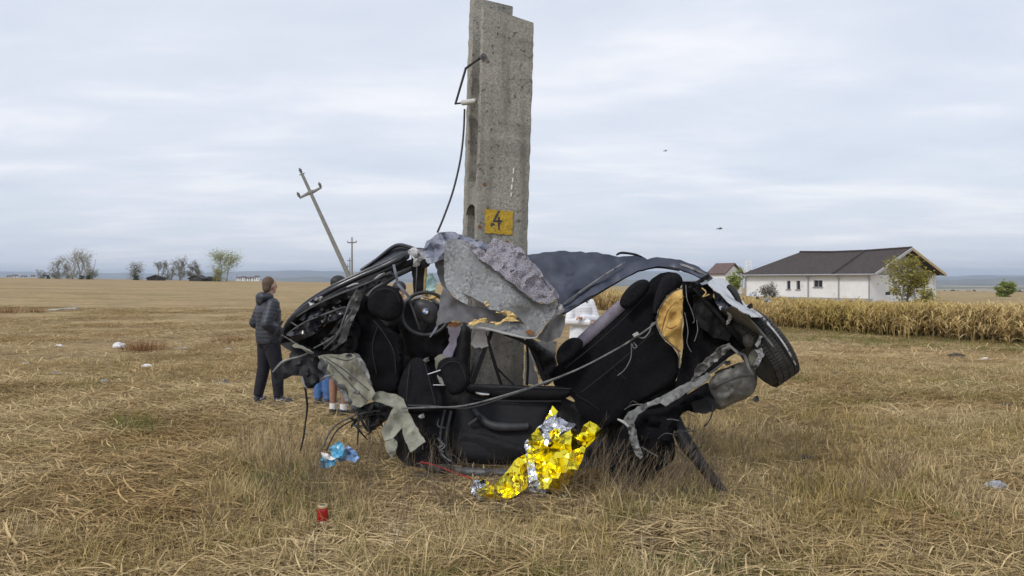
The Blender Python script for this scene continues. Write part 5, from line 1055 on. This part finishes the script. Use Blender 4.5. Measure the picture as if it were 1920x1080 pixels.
person(b5, R(-100), 'person in dark cap whose face shows behind the windscreen pillar', PG, skin='skin', topm='top_black', quilt=0, top='shirt', legm='trousers_navy', shoem='shoe_black', solem='shoe_black', cap=True, hair='black', sh_z=1.36, hip=.88, head_yaw=R(30))

# ================================================================ SMALL THINGS
def foil():
    c = hit(985, 925); t = empty('foil_blanket', c, 'crumpled gold and silver emergency blanket propped against the car door', 'blanket')
    G, S = M['gold'], M['silver']
    sheet('gold_side', [(1030,840),(1008,800),(990,824),(988,850),(994,890),(1010,915),(1056,923),(1076,890),(1092,862),(1098,840),(1116,822),(1132,812),(1120,796),(1106,790),(1094,798),(1088,812),(1070,806),(1048,818)], [(1030,820,6.05),(1120,800,6.05),(1056,923,5.86),(995,880,5.9),(1050,860,5.82)], G, t, thick=.0015, amp=.06, scale=46, rnd=.008, step=9, jag=2, smooth=14, crease=1.7)
    sheet('gold_side', [(990,868),(984,852),(972,858),(952,882),(930,906),(908,918),(894,926),(920,936),(952,938),(968,928),(990,912)], [(972,858,5.95),(894,926,5.62),(952,938,5.60),(990,900,5.80)], G, t, thick=.0015, amp=.055, scale=36, rnd=.008, step=8, jag=2, smooth=14, crease=1.7)
    sheet('gold_side', [(1022,790),(1036,760),(1046,772),(1040,780),(1030,790)], [(1022,790,6.25),(1036,760,6.3)], G, t, thick=.0015, amp=.01, rnd=.008, step=8, smooth=12)
    sheet('gold_side', [(1028,812),(1040,802),(1052,806),(1044,824),(1036,830)], 5.98, G, t, thick=.0015, amp=.01, rnd=.012, step=5, smooth=12)
    sheet('silver_side', [(984,828),(998,818),(1012,798),(1028,784),(1046,776),(1062,790),(1080,796),(1084,806),(1062,808),(1046,818),(1036,830),(1026,836),(1012,828),(996,834),(986,840)], [(984,828,6.1),(1046,776,6.2),(1084,806,6.12),(1026,836,6.0)], S, t, thick=.0015, amp=.04, scale=14, rnd=.022, step=6, jag=2, smooth=12)
    sheet('silver_side', [(984,832),(994,830),(996,852),(1004,880),(1012,910),(992,912),(988,880)], [(984,832,6.0),(1000,910,5.82)], S, t, thick=.0015, amp=.02, scale=14, rnd=.012, step=6, smooth=12)
    sheet('silver_side', [(990,914),(1012,906),(1024,918),(1022,928),(1002,938),(986,936)], 5.84, S, t, thick=.0015, amp=.03, scale=10, rnd=.02, step=5, smooth=12)
    sheet('silver_side', [(882,902),(900,896),(918,904),(908,916),(896,922),(910,934),(900,938),(884,930)], 5.64, S, t, thick=.0015, amp=.03, scale=10, rnd=.02, step=5, smooth=12)
foil()
def candle():
    c = hit(605, 986); t = empty('grave_candle', c, 'red glass votive candle with pale lid standing in the grass', 'candle'); r = .036
    red = pm('red_glass', (.32, .008, .010), (.42, .015, .015), 6, .18, coat=.4); white = M['white']
    m_ = MB(); m_.lathe([(r*.92, 0), (r, .008), (r, .105), (r*.9, .118), (r*.86, .125)], c, 24); m_.build('jar', red, t, 40)
    m_ = MB(); m_.lathe([(r*.80, .122), (r*.95, .124), (r*.97, .136), (r*.9, .142), (r*.86, .142), (r*.84, .132), (.001, .132)], c, 24); m_.build('lid', pm('pale_gold_lid', (.62, .50, .28), None, rough=.35, metal=.5), t, 40)
    m_ = MB(); m_.lathe([(r*.5, .133), (r*.5, .139), (.001, .1395)], c, 16); m_.build('vent', M['steel'], t, 40)
    for a0, a1, z0, z1, mt in ((-1.75, -.9, .010, .038, white), (-3.2, -2.75, .03, .085, white)):
        m_ = MB(); n = 6; vs = []
        for k in range(n+1):
            a = a0+(a1-a0)*k/n
            for z in (z0, z1): vs.append(c+Vector(((r+.0015)*math.cos(a), (r+.0015)*math.sin(a), z)))
        m_.add(vs, [(2*k, 2*k+2, 2*k+3, 2*k+1) for k in range(n)]); m_.build('paper_label', mt, t, 60)
candle()
def gloves():
    c = hit(635, 868); t = empty('blue_wrapper', c, 'crumpled light blue plastic wrapper and gloves left in the grass', 'wrapper')
    b1 = pm('light_blue_film', (.10, .42, .66), (.22, .55, .76), 18, .35); b2 = pm('clear_blue_film', (.09, .20, .42), (.30, .44, .66), 16, .3)
    sheet('printed_film', [(616,840),(634,828),(646,834),(644,846),(652,850),(640,860),(624,858)], [(616,840,6.2),(645,850,6.12)], b1, t, .002, .03, 12, .012, 5, 1.5, 18)
    sheet('crumpled_film', [(640,842),(652,836),(668,846),(674,858),(666,868),(650,862),(638,866),(630,858)], [(640,842,6.22),(670,865,6.12)], b2, t, .002, .03, 9, .018, 5, 1.5, 15)
    sheet('crumpled_film', [(597,870),(604,856),(614,852),(632,862),(628,872),(614,878),(602,878)], 6.15, b1, t, .002, .03, 9, .018, 5, 1.5, 15)
    sheet('white_flap', [(602,848),(612,850),(630,860),(622,863),(606,858)], 6.1, M['white'], t, .002, .012, 10, .006, 5, 1, 18)
    m_ = MB(); f = lambda u, v: P(632+u*7.5-v*.6, 839+u*-2.6+v*5, 6.155-.02)
gloves()
M['stone'] = pm('grey_stone', (.20, .20, .22), (.42, .42, .45), 22, .85, bump=.6, bscale=60)
M['chalk'] = pm('pale_plastic', (.62, .62, .63), (.75, .75, .75), 10, .7)
M['shard'] = pm('dark_shard', (.05, .055, .065), (.16, .165, .18), 14, .45)
M['clod'] = pm('dark_clod', (.035, .028, .022), (.08, .065, .05), 20, .95)
def lump(name, px, py, wp, hp, label, cat, mat, seed, flat=.5, group='crash scraps in the stubble'):
    c = hit(px, py+hp*.5); d = c.y; rg_ = random.Random(seed); w, h = hpx(d, wp)/2, hpx(d, hp)
    m_ = MB(); m_.ell((0, 0, 0), (1, .8, 1), 16); vs = []
    for v in m_.v:
        k = 1+.35*noise.noise(v*1.3+Vector((seed, 0, 0)))+.14*noise.noise(v*3.1+Vector((0, seed, 0)))
        vs.append(c+Vector((v.x*w*k, v.y*w*.8*k, h*.42+v.z*h*.55*k)))
    tag(mk(name, vs, m_.f, mat, None, 40), label, cat, group)
def scrap(name, px, py, wp, hp, label, cat, mat, seed, group='crash scraps in the stubble', n=7):
    """bent flat fragment lying on the ground"""
    c = hit(px, py); rg_ = random.Random(seed); d = c.y; w = hpx(d, wp)/2; dep = w*rg_.uniform(.5, .8); vs = []; N_ = 10; q = 3
    outl = [(math.cos(a)*w*rg_.uniform(.75, 1.05), math.sin(a)*dep*rg_.uniform(.7, 1.1)) for a in np.linspace(0, 2*math.pi, N_+1)[:-1]]
    m_ = MB(); top = hpx(d, hp)
    def zz(x, y): return top*(.25+.6*abs(noise.noise(Vector((x/w*1.2, y/w*1.2, seed))))*2)*(.5+.5*math.cos(x/w*2))
    vs = [c+Vector((0, 0, zz(0, 0)+.012))]+[c+Vector((x*.55, y*.55, zz(x*.55, y*.55)+.010)) for x, y in outl]+[c+Vector((x, y, max(0, zz(x, y)*.5)+.006)) for x, y in outl]
    fs = [(0, 1+i, 1+(i+1) % N_) for i in range(N_)]+[(1+i, 1+N_+i, 1+N_+(i+1) % N_, 1+(i+1) % N_) for i in range(N_)]
    nv = len(vs); vs += [v-Vector((0, 0, .012)) for v in vs]; fs += [tuple(nv+i for i in f[::-1]) for f in fs]+[(1+N_+i, nv+1+N_+i, nv+1+N_+(i+1) % N_, 1+N_+(i+1) % N_) for i in range(N_)]
    tag(mk(name, vs, fs, mat, None, 30), label, cat, group)
lump('white_bag', 222, 648, 24, 12, 'white rounded bag lying against the russet weed clump', 'bag', M['chalk'], 1)
lump('white_lump', 275, 686, 18, 8, 'small white lump alone below the russet weed clump', 'scrap', M['chalk'], 2)
scrap('white_scrap', 110, 651, 18, 6, 'small white scrap left of the rounded white bag', 'scrap', M['chalk'], 3)
scrap('pale_strip', 340, 655, 40, 5, 'long pale strip just beside the russet weed clump', 'scrap', M['palegrey'], 4)
scrap('white_scrap', 428, 656, 12, 5, 'tiny white scrap between the pale strip and the standing man', 'scrap', M['chalk'], 5)
scrap('pale_scrap', 48, 683, 22, 4, 'pale flat chip closest to the photo edge in the stubble', 'scrap', M['palegrey'], 6)
scrap('blue_grey_shard', 103, 702, 26, 7, 'blue-grey plastic shard below the pale chip', 'shard', M['bluegrey'], 7)
lump('grey_lump', 195, 716, 20, 8, 'small grey lump lying below the blue-grey shard', 'stone', M['stone'], 8)
scrap('dark_shard', 417, 722, 28, 12, 'dark grey car shard left of the standing man', 'shard', M['shard'], 9)
scrap('foam_sheet', 572, 829, 58, 9, 'long white foam sheet under the dangling wire', 'foam sheet', M['chalk'], 10)
lump('grey_stone', 1865, 912, 42, 19, 'grey oval stone in the short grass near the photo edge', 'stone', M['stone'], 11)
lump('white_lump', 1745, 921, 18, 9, 'small white lump in the short grass beside the oval stone', 'scrap', M['chalk'], 12)
scrap('white_scrap', 1845, 676, 34, 7, 'flat white scrap lying before the maize', 'scrap', M['chalk'], 13)
lump('dark_clod', 1793, 667, 30, 11, 'dark clod beside the flat white scrap before the maize', 'clod', M['clod'], 14)
scrap('dark_chip', 1570, 703, 18, 6, 'small dark chip on the worn ground beyond the tyre', 'shard', M['shard'], 15)
lump('dark_stone', 1890, 761, 24, 9, 'dark stone on the worn ground above the oval grey stone', 'stone', M['shard'], 16)
scrap('rubber_strip', 1470, 719, 38, 4, 'thin black rubber strip lying under the tyre', 'strip', M['black'], 17)
lump('dark_clod', 1508, 866, 34, 22, 'dark lump of dug soil in the grass beside the wreck', 'clod', M['clod'], 18)
scrap('black_scrap', 432, 962, 18, 8, 'small black scrap in the grass left of the red candle', 'scrap', M['shard'], 19)
scrap('black_scrap', 460, 876, 16, 7, 'small black scrap on the trampled straw', 'scrap', M['shard'], 20)
def white_sheet():
    c = hit(1220, 1010); t = None
    o = sheet('white_paper', [(1174,986),(1200,982),(1214,994),(1232,990),(1256,998),(1268,1012),(1250,1018),(1226,1014),(1206,1018),(1184,1010)], [(1174,986,5.15),(1256,990,5.12),(1184,1012,4.86),(1268,1014,4.84)], M['chalk'], None, .002, .02, 16, .008, 6, 2, 18)
    tag(o, 'crumpled white paper lying in the grass before the wreck', 'paper')
    v = o.data.vertices
white_sheet()
def dry_leaf():
    pts = [hit(722, 990), hit(740, 1008), hit(752, 1022), hit(735, 1034), hit(700, 1044)]; m_ = MB()
    m_.tube(spline([p+Vector((0, 0, .03+.02*(i % 2))) for i, p in enumerate(pts)], 5), [.006, .018, .022, .018, .004], 6, .2, up=Vector((.2, -.8, .6))); o = m_.build('maize_leaf', pm('dry_leaf', (.34, .26, .15), (.46, .37, .24), 20, .9), None, 60); tag(o, 'long curled dry maize leaf on the matted grass', 'leaf')
dry_leaf()
def bird(px, py, d, label):
    c = P(px, py, d); t = empty('bird', c, label, 'bird', 'birds in the sky'); m_ = MB()
    m_.ell(c, (.14, .05, .05), 10); m_.ell(c+Vector((.15, 0, .02)), (.05, .04, .04), 8); m_.cone(c-Vector((.12, 0, 0)), .03, c-Vector((.26, 0, .01)), .045, True, False)
    for s in (-1, 1):
        m_.add([c+Vector((.08, .03*s, .02)), c+Vector((-.06, .03*s, .02)), c+Vector((-.05, .22*s, .10)), c+Vector((.07, .20*s, .10)), c+Vector((-.08, .42*s, .06))], [(0,1,2,3),(3,2,4)])
    m_.build('body', M['shard'], t, 60)
bird(1350, 429, 60, 'dark bird flying low above the maize'); bird(1248, 283, 90, 'tiny dark bird high in the sky')

def crumbs():
    """broken glass and plastic crumbs under the wreck"""
    m_ = MB(); rg_ = random.Random(9)
    for k in range(420):
        p = hit(rg_.gauss(960, 260), 905+abs(rg_.gauss(0, 34))); s = rg_.uniform(.004, .012); m_.box(p+Vector((0, 0, s*.6+rg_.uniform(0, .02))), (s*rg_.uniform(.8, 2), s, s*.6), Matrix.Rotation(rg_.uniform(0, 3), 3, (rg_.random(), rg_.random(), rg_.random()+.01)))
    tag(m_.build('glass_crumbs', M['glass']), 'scattered crumbs of broken safety glass round the wreck', 'glass', kind='stuff')
crumbs()

# ================================================================ GRASS, STRAW AND MAIZE
def blades_mesh(name, specs, mat):
    """specs: (root, dir0, dir1, length, width, colour); bent tapered strips of four segments"""
    vs = []; fs = []; cs = []
    for root, d0, d1, ln, w, c in specs:
        p = Vector(root); b = len(vs); sd = d0.cross(Vector((0, 0, 1))); sd = sd.normalized() if sd.length > .05 else Vector((1, 0, 0))
        for k in range(5):
            t = k/4; ww = w*(1-.85*t*t) if k < 4 else w*.1
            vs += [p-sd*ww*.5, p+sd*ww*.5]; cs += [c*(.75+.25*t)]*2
            p = p+(d0.lerp(d1, t)).normalized()*ln/4
        fs += [(b+2*k, b+2*k+1, b+2*k+3, b+2*k+2) for k in range(4)]
    me = bpy.data.meshes.new(name); me.from_pydata([v[:] for v in vs], [], fs); me.materials.append(mat); col_attr(me, cs)
    return bpy.data.objects.new(name, me)
def scatter(name, protos, pts, label, cat):
    """pts: (x, y, z, rx, ry, rz, scale, index); one stuff object that places clumps"""
    coll = bpy.data.collections.new(name+'_clumps')
    for i, p in enumerate(protos): p.name = '%s_clump_%02d' % (name, i); coll.objects.link(p)
    me = bpy.data.meshes.new(name); a = np.array(pts, np.float32); me.vertices.add(len(a)); me.vertices.foreach_set('co', a[:, :3].ravel())
    for nm, ty, dat, key in (('rot', 'FLOAT_VECTOR', a[:, 3:6], 'vector'), ('scl', 'FLOAT', a[:, 6], 'value'), ('idx', 'INT', a[:, 7].astype(np.int32), 'value')):
        at = me.attributes.new(nm, ty, 'POINT'); at.data.foreach_set(key, dat.ravel())
    o = bpy.data.objects.new(name, me); COL.objects.link(o)
    ng = bpy.data.node_groups.new(name+'_place', 'GeometryNodeTree'); ng.interface.new_socket('Geometry', in_out='INPUT', socket_type='NodeSocketGeometry'); ng.interface.new_socket('Geometry', in_out='OUTPUT', socket_type='NodeSocketGeometry')
    N = ng.nodes; L = ng.links; gi = N.new('NodeGroupInput'); go = N.new('NodeGroupOutput'); ip = N.new('GeometryNodeInstanceOnPoints'); ci = N.new('GeometryNodeCollectionInfo')
    ci.inputs['Collection'].default_value = coll; ci.inputs['Separate Children'].default_value = True; ci.inputs['Reset Children'].default_value = True
    def at(nm, ty):
        n = N.new('GeometryNodeInputNamedAttribute'); n.data_type = ty; n.inputs[0].default_value = nm; return n.outputs[0]
    L.new(gi.outputs[0], ip.inputs['Points']); L.new(ci.outputs[0], ip.inputs['Instance']); ip.inputs['Pick Instance'].default_value = True
    L.new(at('idx', 'INT'), ip.inputs['Instance Index']); L.new(at('scl', 'FLOAT'), ip.inputs['Scale'])
    er = N.new('FunctionNodeEulerToRotation'); L.new(at('rot', 'FLOAT_VECTOR'), er.inputs[0]); L.new(er.outputs[0], ip.inputs['Rotation'])
    L.new(ip.outputs[0], go.inputs[0]); md = o.modifiers.new('place', 'NODES'); md.node_group = ng
    return tag(o, label, cat, kind='stuff')
rg = random.Random(21)
m_straw = leafmat('dry_straw', (.16, .108, .052), (.82, .64, .36), (.70, .63, .54), .45, .42, .62, .15)
m_dry = leafmat('dry_grass', (.16, .115, .058), (.74, .585, .33), (.80, .78, .60), .6, .45, .62, .25)
m_green = leafmat('green_grass', (.08, .095, .032), (.28, .285, .11), (1.25, 1.05, .8), .8, .45, .6, .3)
m_stem = leafmat('grey_brown_stems', (.10, .075, .052), (.33, .26, .18), None)
m_corn = leafmat('dry_maize', (.30, .20, .085), (.76, .59, .30), (.85, .86, .66), .10, .48, .66, .3)
def u3(a, tilt): return Vector((math.cos(a)*math.cos(tilt), math.sin(a)*math.cos(tilt), math.sin(tilt)))
def straw_proto(n, rad, lmin, lmax, w, along=.6):
    s = []
    for _ in range(n):
        a = rg.gauss(0, .55)+(math.pi if rg.random() < .5 else 0) if rg.random() < along else rg.uniform(0, 6.28)
        x, y = rg.uniform(-rad, rad), rg.uniform(-rad, rad); t = abs(rg.gauss(0, .2)); l = rg.uniform(lmin, lmax); z = rg.uniform(0, .035)
        s.append(((x, y, z), u3(a, t), u3(a+rg.uniform(-.7, .7), -t*1.2-rg.uniform(0, .15)), l, w*rg.uniform(.5, 1.5), rg.random()**1.2))
    return blades_mesh('straw', s, m_straw)
def tuft_proto(n, rad, hmin, hmax, w, mat, spread=.55, bend=.8, wind=0.0):
    s = []
    for _ in range(n):
        a = rg.uniform(0, 6.28); r = rad*rg.random()**.5; t = math.pi/2-abs(rg.gauss(0, spread)); l = rg.uniform(hmin, hmax)
        d0 = u3(a, t); d1 = (d0+u3(a+rg.uniform(-.6, .6), -.3)*bend*rg.uniform(.3, 1.4)+Vector((wind, 0, 0))).normalized(); b = rg.uniform(0, 6.28)
        s.append(((math.cos(b)*r, math.sin(b)*r, -.01), d0, d1, l, w*rg.uniform(.6, 1.3), rg.random()))
    return blades_mesh('tuft', s, mat)
def stem_proto(n, hmin, hmax, r, mat):
    s = []
    for _ in range(n):
        a = rg.uniform(0, 6.28); t = math.pi/2-abs(rg.gauss(0, .22)); l = rg.uniform(hmin, hmax); d0 = u3(a, t); d1 = (d0+Vector((rg.uniform(-.25, .25), rg.uniform(-.25, .25), -.05))).normalized(); c = rg.random()
        root = Vector((rg.uniform(-.08, .08), rg.uniform(-.08, .08), -.02)); s.append((root, d0, d1, l, r, c))
        for k in range(rg.randint(2, 6)):
            f = rg.uniform(.4, .95); p = root+d0.lerp(d1, f*.5)*l*f; aa = rg.uniform(0, 6.28); dd = (d0+u3(aa, .3)*.7).normalized(); s.append((p, dd, dd, rg.uniform(.03, .10), r*.6, c))
    return blades_mesh('stem', s, mat)
def inside_wreck(x, y): return False
def rnd_pts(n, d0, d1, keep, smin, smax, nproto, tilt=.12, px0=-60, px1=1980, power=1.0, rot=None):
    out = []; k = 0
    while len(out) < n and k < n*60:
        k += 1; d = math.sqrt(d0*d0+(d1*d1-d0*d0)*rg.random()**power); px = rg.uniform(px0, px1); x = (px-960)/F*d
        py = YH+(EYE-gz(x, d))/d*F
        if rg.random() > keep(px, py, x, d): continue
        out.append((x, d, gz(x, d), rg.gauss(0, tilt), rg.gauss(0, tilt), rot(px, py) if rot else rg.uniform(0, 6.28), rg.uniform(smin, smax), rg.randrange(nproto)))
    return out
def fn(x, y, s, o): return noise.noise(Vector((x*s, y*s, o)))
# straw litter on the stubble field
sp_near = [straw_proto(42, .22, .06, .34, .0095) for _ in range(7)]
sp_far = [straw_proto(44, .5, .12, .45, .011, .7) for _ in range(5)]
keepL = lambda px, py, x, d: max(.06, min(1, .62+.9*fn(x, d, .8, 2)))*(1 if px < 700 or py < 800 or py > 960 else .6)
pts = rnd_pts(7000, 3.6, 12, keepL, .7, 1.25, 7, .06, rot=lambda px, py: rg.gauss(.12, .45))
scatter('field_straw', sp_near, pts, 'pale dry maize straw strewn over the stubble field', 'straw')
keepF = lambda px, py, x, d: max(.05, min(1, .5+1.2*fn(x, d, .25, 8)))
pts = rnd_pts(8500, 11, 42, keepF, .6, 1.2, 5, .04, power=1.15, rot=lambda px, py: rg.gauss(.0, .5))
scatter('far_straw', sp_far, pts, 'fine straw litter on the field beyond the wreck', 'straw')
# matted and standing dry grass
dry = [tuft_proto(38, .14, .08, .26, .0066, m_dry, 1.1, 1.5) for _ in range(6)]+[tuft_proto(26, .09, .14, .34, .0055, m_dry, .55, 1.3) for _ in range(4)]
BLOCK = ((578, 632, 955, 1075), (880, 1075, 915, 1000), (588, 690, 858, 925), (690, 1135, 862, 990), (1168, 1280, 985, 1070), (1840, 1895, 905, 960), (700, 770, 985, 1060))
def low(px, py):
    return any(a < px < b and c < py < d for a, b, c, d in BLOCK)
def keepD(px, py, x, d):
    a = ss(330, 520, px)*ss(790, 880, py) if px < 700 else 1.0            # verge round the wreck
    if px < 700: a = max(a, ss(975, 1040, py)*.8)
    if px > 1300: a = ss(740, 840, py)*.55
    if 700 <= px <= 1300: a = ss(835, 880, py)
    return a*max(.06, min(1, .55+1.1*fn(x, d, 1.1, 5)))*(1-.45*ss(985, 1010, py))
pts = [p[:6]+(p[6]*(.3 if low(960+p[0]/p[1]*F, YH+(EYE-p[2])/p[1]*F) else 1), rg.randrange(6, 10) if (rg.random() < .35 and 400 < 960+p[0]/p[1]*F < 1330) else rg.randrange(6),) for p in rnd_pts(4000, 3.5, 9.5, keepD, .45, .98, 6, .15)]
scatter('dry_grass', dry, pts, 'long dry tangled grass on the verge round the wreck', 'grass')
short = [tuft_proto(34, .13, .04, .13, .0065, m_dry, .95, 1.2) for _ in range(5)]
keepS = lambda px, py, x, d: (1 if px > 1200 else .28)*max(.08, min(1, .55+1.0*fn(x, d, .7, 15)))
pts = rnd_pts(4800, 3.8, 16, keepS, .7, 1.4, 5, .1)
scatter('short_grass', short, pts, 'short dry autumn grass over the meadow side', 'grass')
grn = [tuft_proto(36, .12, .06, .18, .0055, m_green, .7, 1.2) for _ in range(6)]
def keepG(px, py, x, d):
    a = .08
    if 440 < px < 1350 and py > 850: a = .9*max(0, min(1, .15+2.2*fn(x, d, 1.3, 31)))
    elif px >= 1300: a = .5*max(0, min(1, .1+2.0*fn(x, d, .8, 31)))
    else: a = .22*max(0, min(1, 2.2*fn(x, d, 1.0, 37)-.2))
    return a
pts = [p[:6]+(p[6]*(.35 if low(960+p[0]/p[1]*F, YH+(EYE-p[2])/p[1]*F) else 1), p[7]) for p in rnd_pts(1900, 3.6, 13, keepG, .5, 1.05, 6, .1)]
for k in range(700):   # greener verge before the wreck
    a_ = rg.uniform(470, 1330); p = hit(a_, rg.uniform(880, 985)); q_ = fn(p.x, p.y, 1.4, 31)
    if q_ > -.12: pts.append((p.x, p.y, p.z, 0, 0, rg.uniform(0, 6), rg.uniform(.6, 1.15)*(.45 if low(a_, YH+(EYE-p.z)/p.y*F) else 1), rg.randrange(6)))
for k in range(26):   # green clump on the straw
    p = hit(245+rg.gauss(0, 26), 805+rg.gauss(0, 7)); pts.append((p.x, p.y, p.z, 0, 0, rg.uniform(0, 6), 1.3, rg.randrange(6)))
for k in range(620):   # grass strip before the maize
    px_ = rg.uniform(1420, 2000); p = hit(px_, 612+30*(px_-1420)/500+rg.random()*24, 80); pts.append((p.x, p.y, p.z, 0, 0, rg.uniform(0, 6), rg.uniform(.7, 1.5), rg.randrange(6)))
scatter('green_grass', grn, pts, 'low green grass tufts among the dry verge', 'grass')
stems = [stem_proto(7, .28, .62, .004, m_stem) for _ in range(5)]
pts = []
for (a, b_, c, d_, n) in ((1085, 1330, 850, 965, 105), (440, 860, 850, 975, 75), (860, 1100, 960, 990, 10), (1330, 1700, 800, 980, 45), (-40, 1960, 985, 1090, 30)):
    for k in range(n):
        p = hit(rg.uniform(a, b_), rg.uniform(c, d_)); lean = .35 if a == 1085 else .0
        pts.append((p.x, p.y, p.z, rg.gauss(0, .15), rg.gauss(lean, .22), 0 if a == 1085 else rg.uniform(0, 6.28), rg.uniform(.6, 1.15), rg.randrange(5)))
scatter('dry_stems', stems, pts, 'stiff brown weed stems rising in front of the wreck', 'weeds')
def corn_edge(px): return float(np.interp(px, [1040, 1120, 1250, 1400, 1500, 1650, 1800, 1940, 2100], [48, 46, 42, 37, 33, 29.5, 27, 24.8, 23.5]))
# scattered maize stalks lying on the ground before the crop
lying = [straw_proto(16, .35, .3, .9, .016, .5) for _ in range(4)]
pts = [(lambda p: (p.x, p.y, p.z, 0, 0, rg.gauss(0, .7), rg.uniform(.7, 1.2), rg.randrange(4)))(hit(rg.uniform(1480, 1960), 655+abs(rg.gauss(0, 16)), 80)) for _ in range(190)]
pts += [(lambda q, p: (p.x, p.y, p.z, 0, 0, rg.gauss(0, .9), rg.uniform(.5, 1.0), rg.randrange(4)))(0, Vector((lambda px: ((px-960)/F*(corn_edge(px)-.3), corn_edge(px)-.3-rg.random()*1.2, gz((px-960)/F*corn_edge(px), corn_edge(px))))(rg.uniform(1300, 2000)))) for _ in range(160)]
pts += [(lambda p: (p.x, p.y, p.z, 0, 0, rg.gauss(0, .5), rg.uniform(.25, .5), rg.randrange(4)))(hit(rg.uniform(-40, 700), rg.uniform(690, 1000), 80)) for _ in range(70)]
scatter('stalk_litter', lying, pts, 'broken maize stalks lying before the standing crop', 'straw')
# standing maize
def corn_proto():
    s = []; h = rg.uniform(.92, 1.22); ln = Vector((rg.gauss(0, .1), rg.gauss(0, .1), 1)).normalized(); s.append(((0, 0, -.05), ln, (ln+Vector((rg.gauss(0, .12), rg.gauss(0, .12), 0))).normalized(), h, .032, .5))
    for k in range(12):
        z = h*rg.uniform(.15, .95); a = rg.uniform(0, 6.28); s.append((ln*z, u3(a, rg.uniform(.5, 1.1)), u3(a+rg.uniform(-.6, .6), rg.uniform(-1.5, -.7)), rg.uniform(.4, .8), rg.uniform(.035, .065), rg.random()))
    for k in range(6):
        a = rg.uniform(0, 6.28); s.append((ln*h*.97, u3(a, 1.0), u3(a, .5), rg.uniform(.12, .26), .012, rg.uniform(.5, 1)))
    return blades_mesh('maize', s, m_corn)
corn = [corn_proto() for _ in range(9)]
pts = []
for k in range(7000):
    px = rg.uniform(1040, 2060); d = corn_edge(px)+rg.random()**1.3*float(np.interp(px, [1040, 1400, 1700, 1950], [22, 13, 7, 5]))+.9*abs(fn(px*.05, 0, 1, 3))+(-rg.random()*1.6 if rg.random() < .12 else 0); x = (px-960)/F*d
    pts.append((x, d, gz(x, d), rg.gauss(0, .07), rg.gauss(0, .07), rg.uniform(0, 6.28), (rg.uniform(.55, 1.15) if rg.random() < .6 else rg.uniform(.85, 1.05)), rg.randrange(9)))
scatter('maize_crop', corn, pts, 'strip of tall dry golden maize between the meadow and the white house', 'maize')
# russet dry weeds
def weed_clump(px, py, wp, hp, label, n, seed):
    c = hit(px, py); rg_ = random.Random(seed); d = c.y; w = hpx(d, wp); h = hpx(d, hp); t = empty('dry_weed', c, label, 'weed', 'russet weed clumps'); s = []
    for k in range(n):
        a = rg_.uniform(0, 6.28); r = (rg_.random()**.6)*w*.5; ti = math.pi/2-abs(rg_.gauss(0, .6)); d0 = u3(a, ti); s.append((c+Vector((math.cos(a)*r, math.sin(a)*r*.5, 0)), d0, (d0+u3(a, -.2)*.6).normalized(), h*rg_.uniform(.5, 1.15), .006, rg_.random()))
    o = blades_mesh('twigs', s, LEAF['russet']); COL.objects.link(o); o.parent = t; o.matrix_parent_inverse = Matrix.Translation(-c)
    leaves('seed_heads', [p[0]+(p[1]*p[3]*rg_.uniform(.4, 1)) for p in s for _ in range(2)], .022, LEAF['russet'], t, rg_)
weed_clump(270, 661, 84, 26, 'russet dry weed clump beside the white bag', 420, 1)
weed_clump(432, 643, 86, 14, 'low russet weed patch left of the standing man', 320, 2)
weed_clump(12, 588, 60, 16, 'russet weed heap at the photo edge in the stubble', 300, 3)
weed_clump(66, 586, 44, 9, 'low russet weed next to the dead branch', 200, 4)
def branch():
    c = hit(118, 584); t = empty('dead_branch', c, 'pale dead branch lying in the stubble field', 'branch'); d = c.y; m_ = MB(); w = hpx(d, 28)
    m_.tube(spline([c+Vector((-w, 0, .03)), c+Vector((-w*.2, .1, .09)), c+Vector((w*.6, 0, .14)), c+Vector((w, .1, .08))], 4), [.05, .045, .035, .015], 6)
    for k in range(7):
        p = c+Vector((rg.uniform(-.4, .9)*w, 0, .1)); m_.tube([p, p+Vector((rg.uniform(-.2, .4), rg.uniform(-.2, .2), rg.uniform(.05, .3)))], [.02, .008], 5)
    m_.build('limb', M['barkpale'], t, 60)
branch()
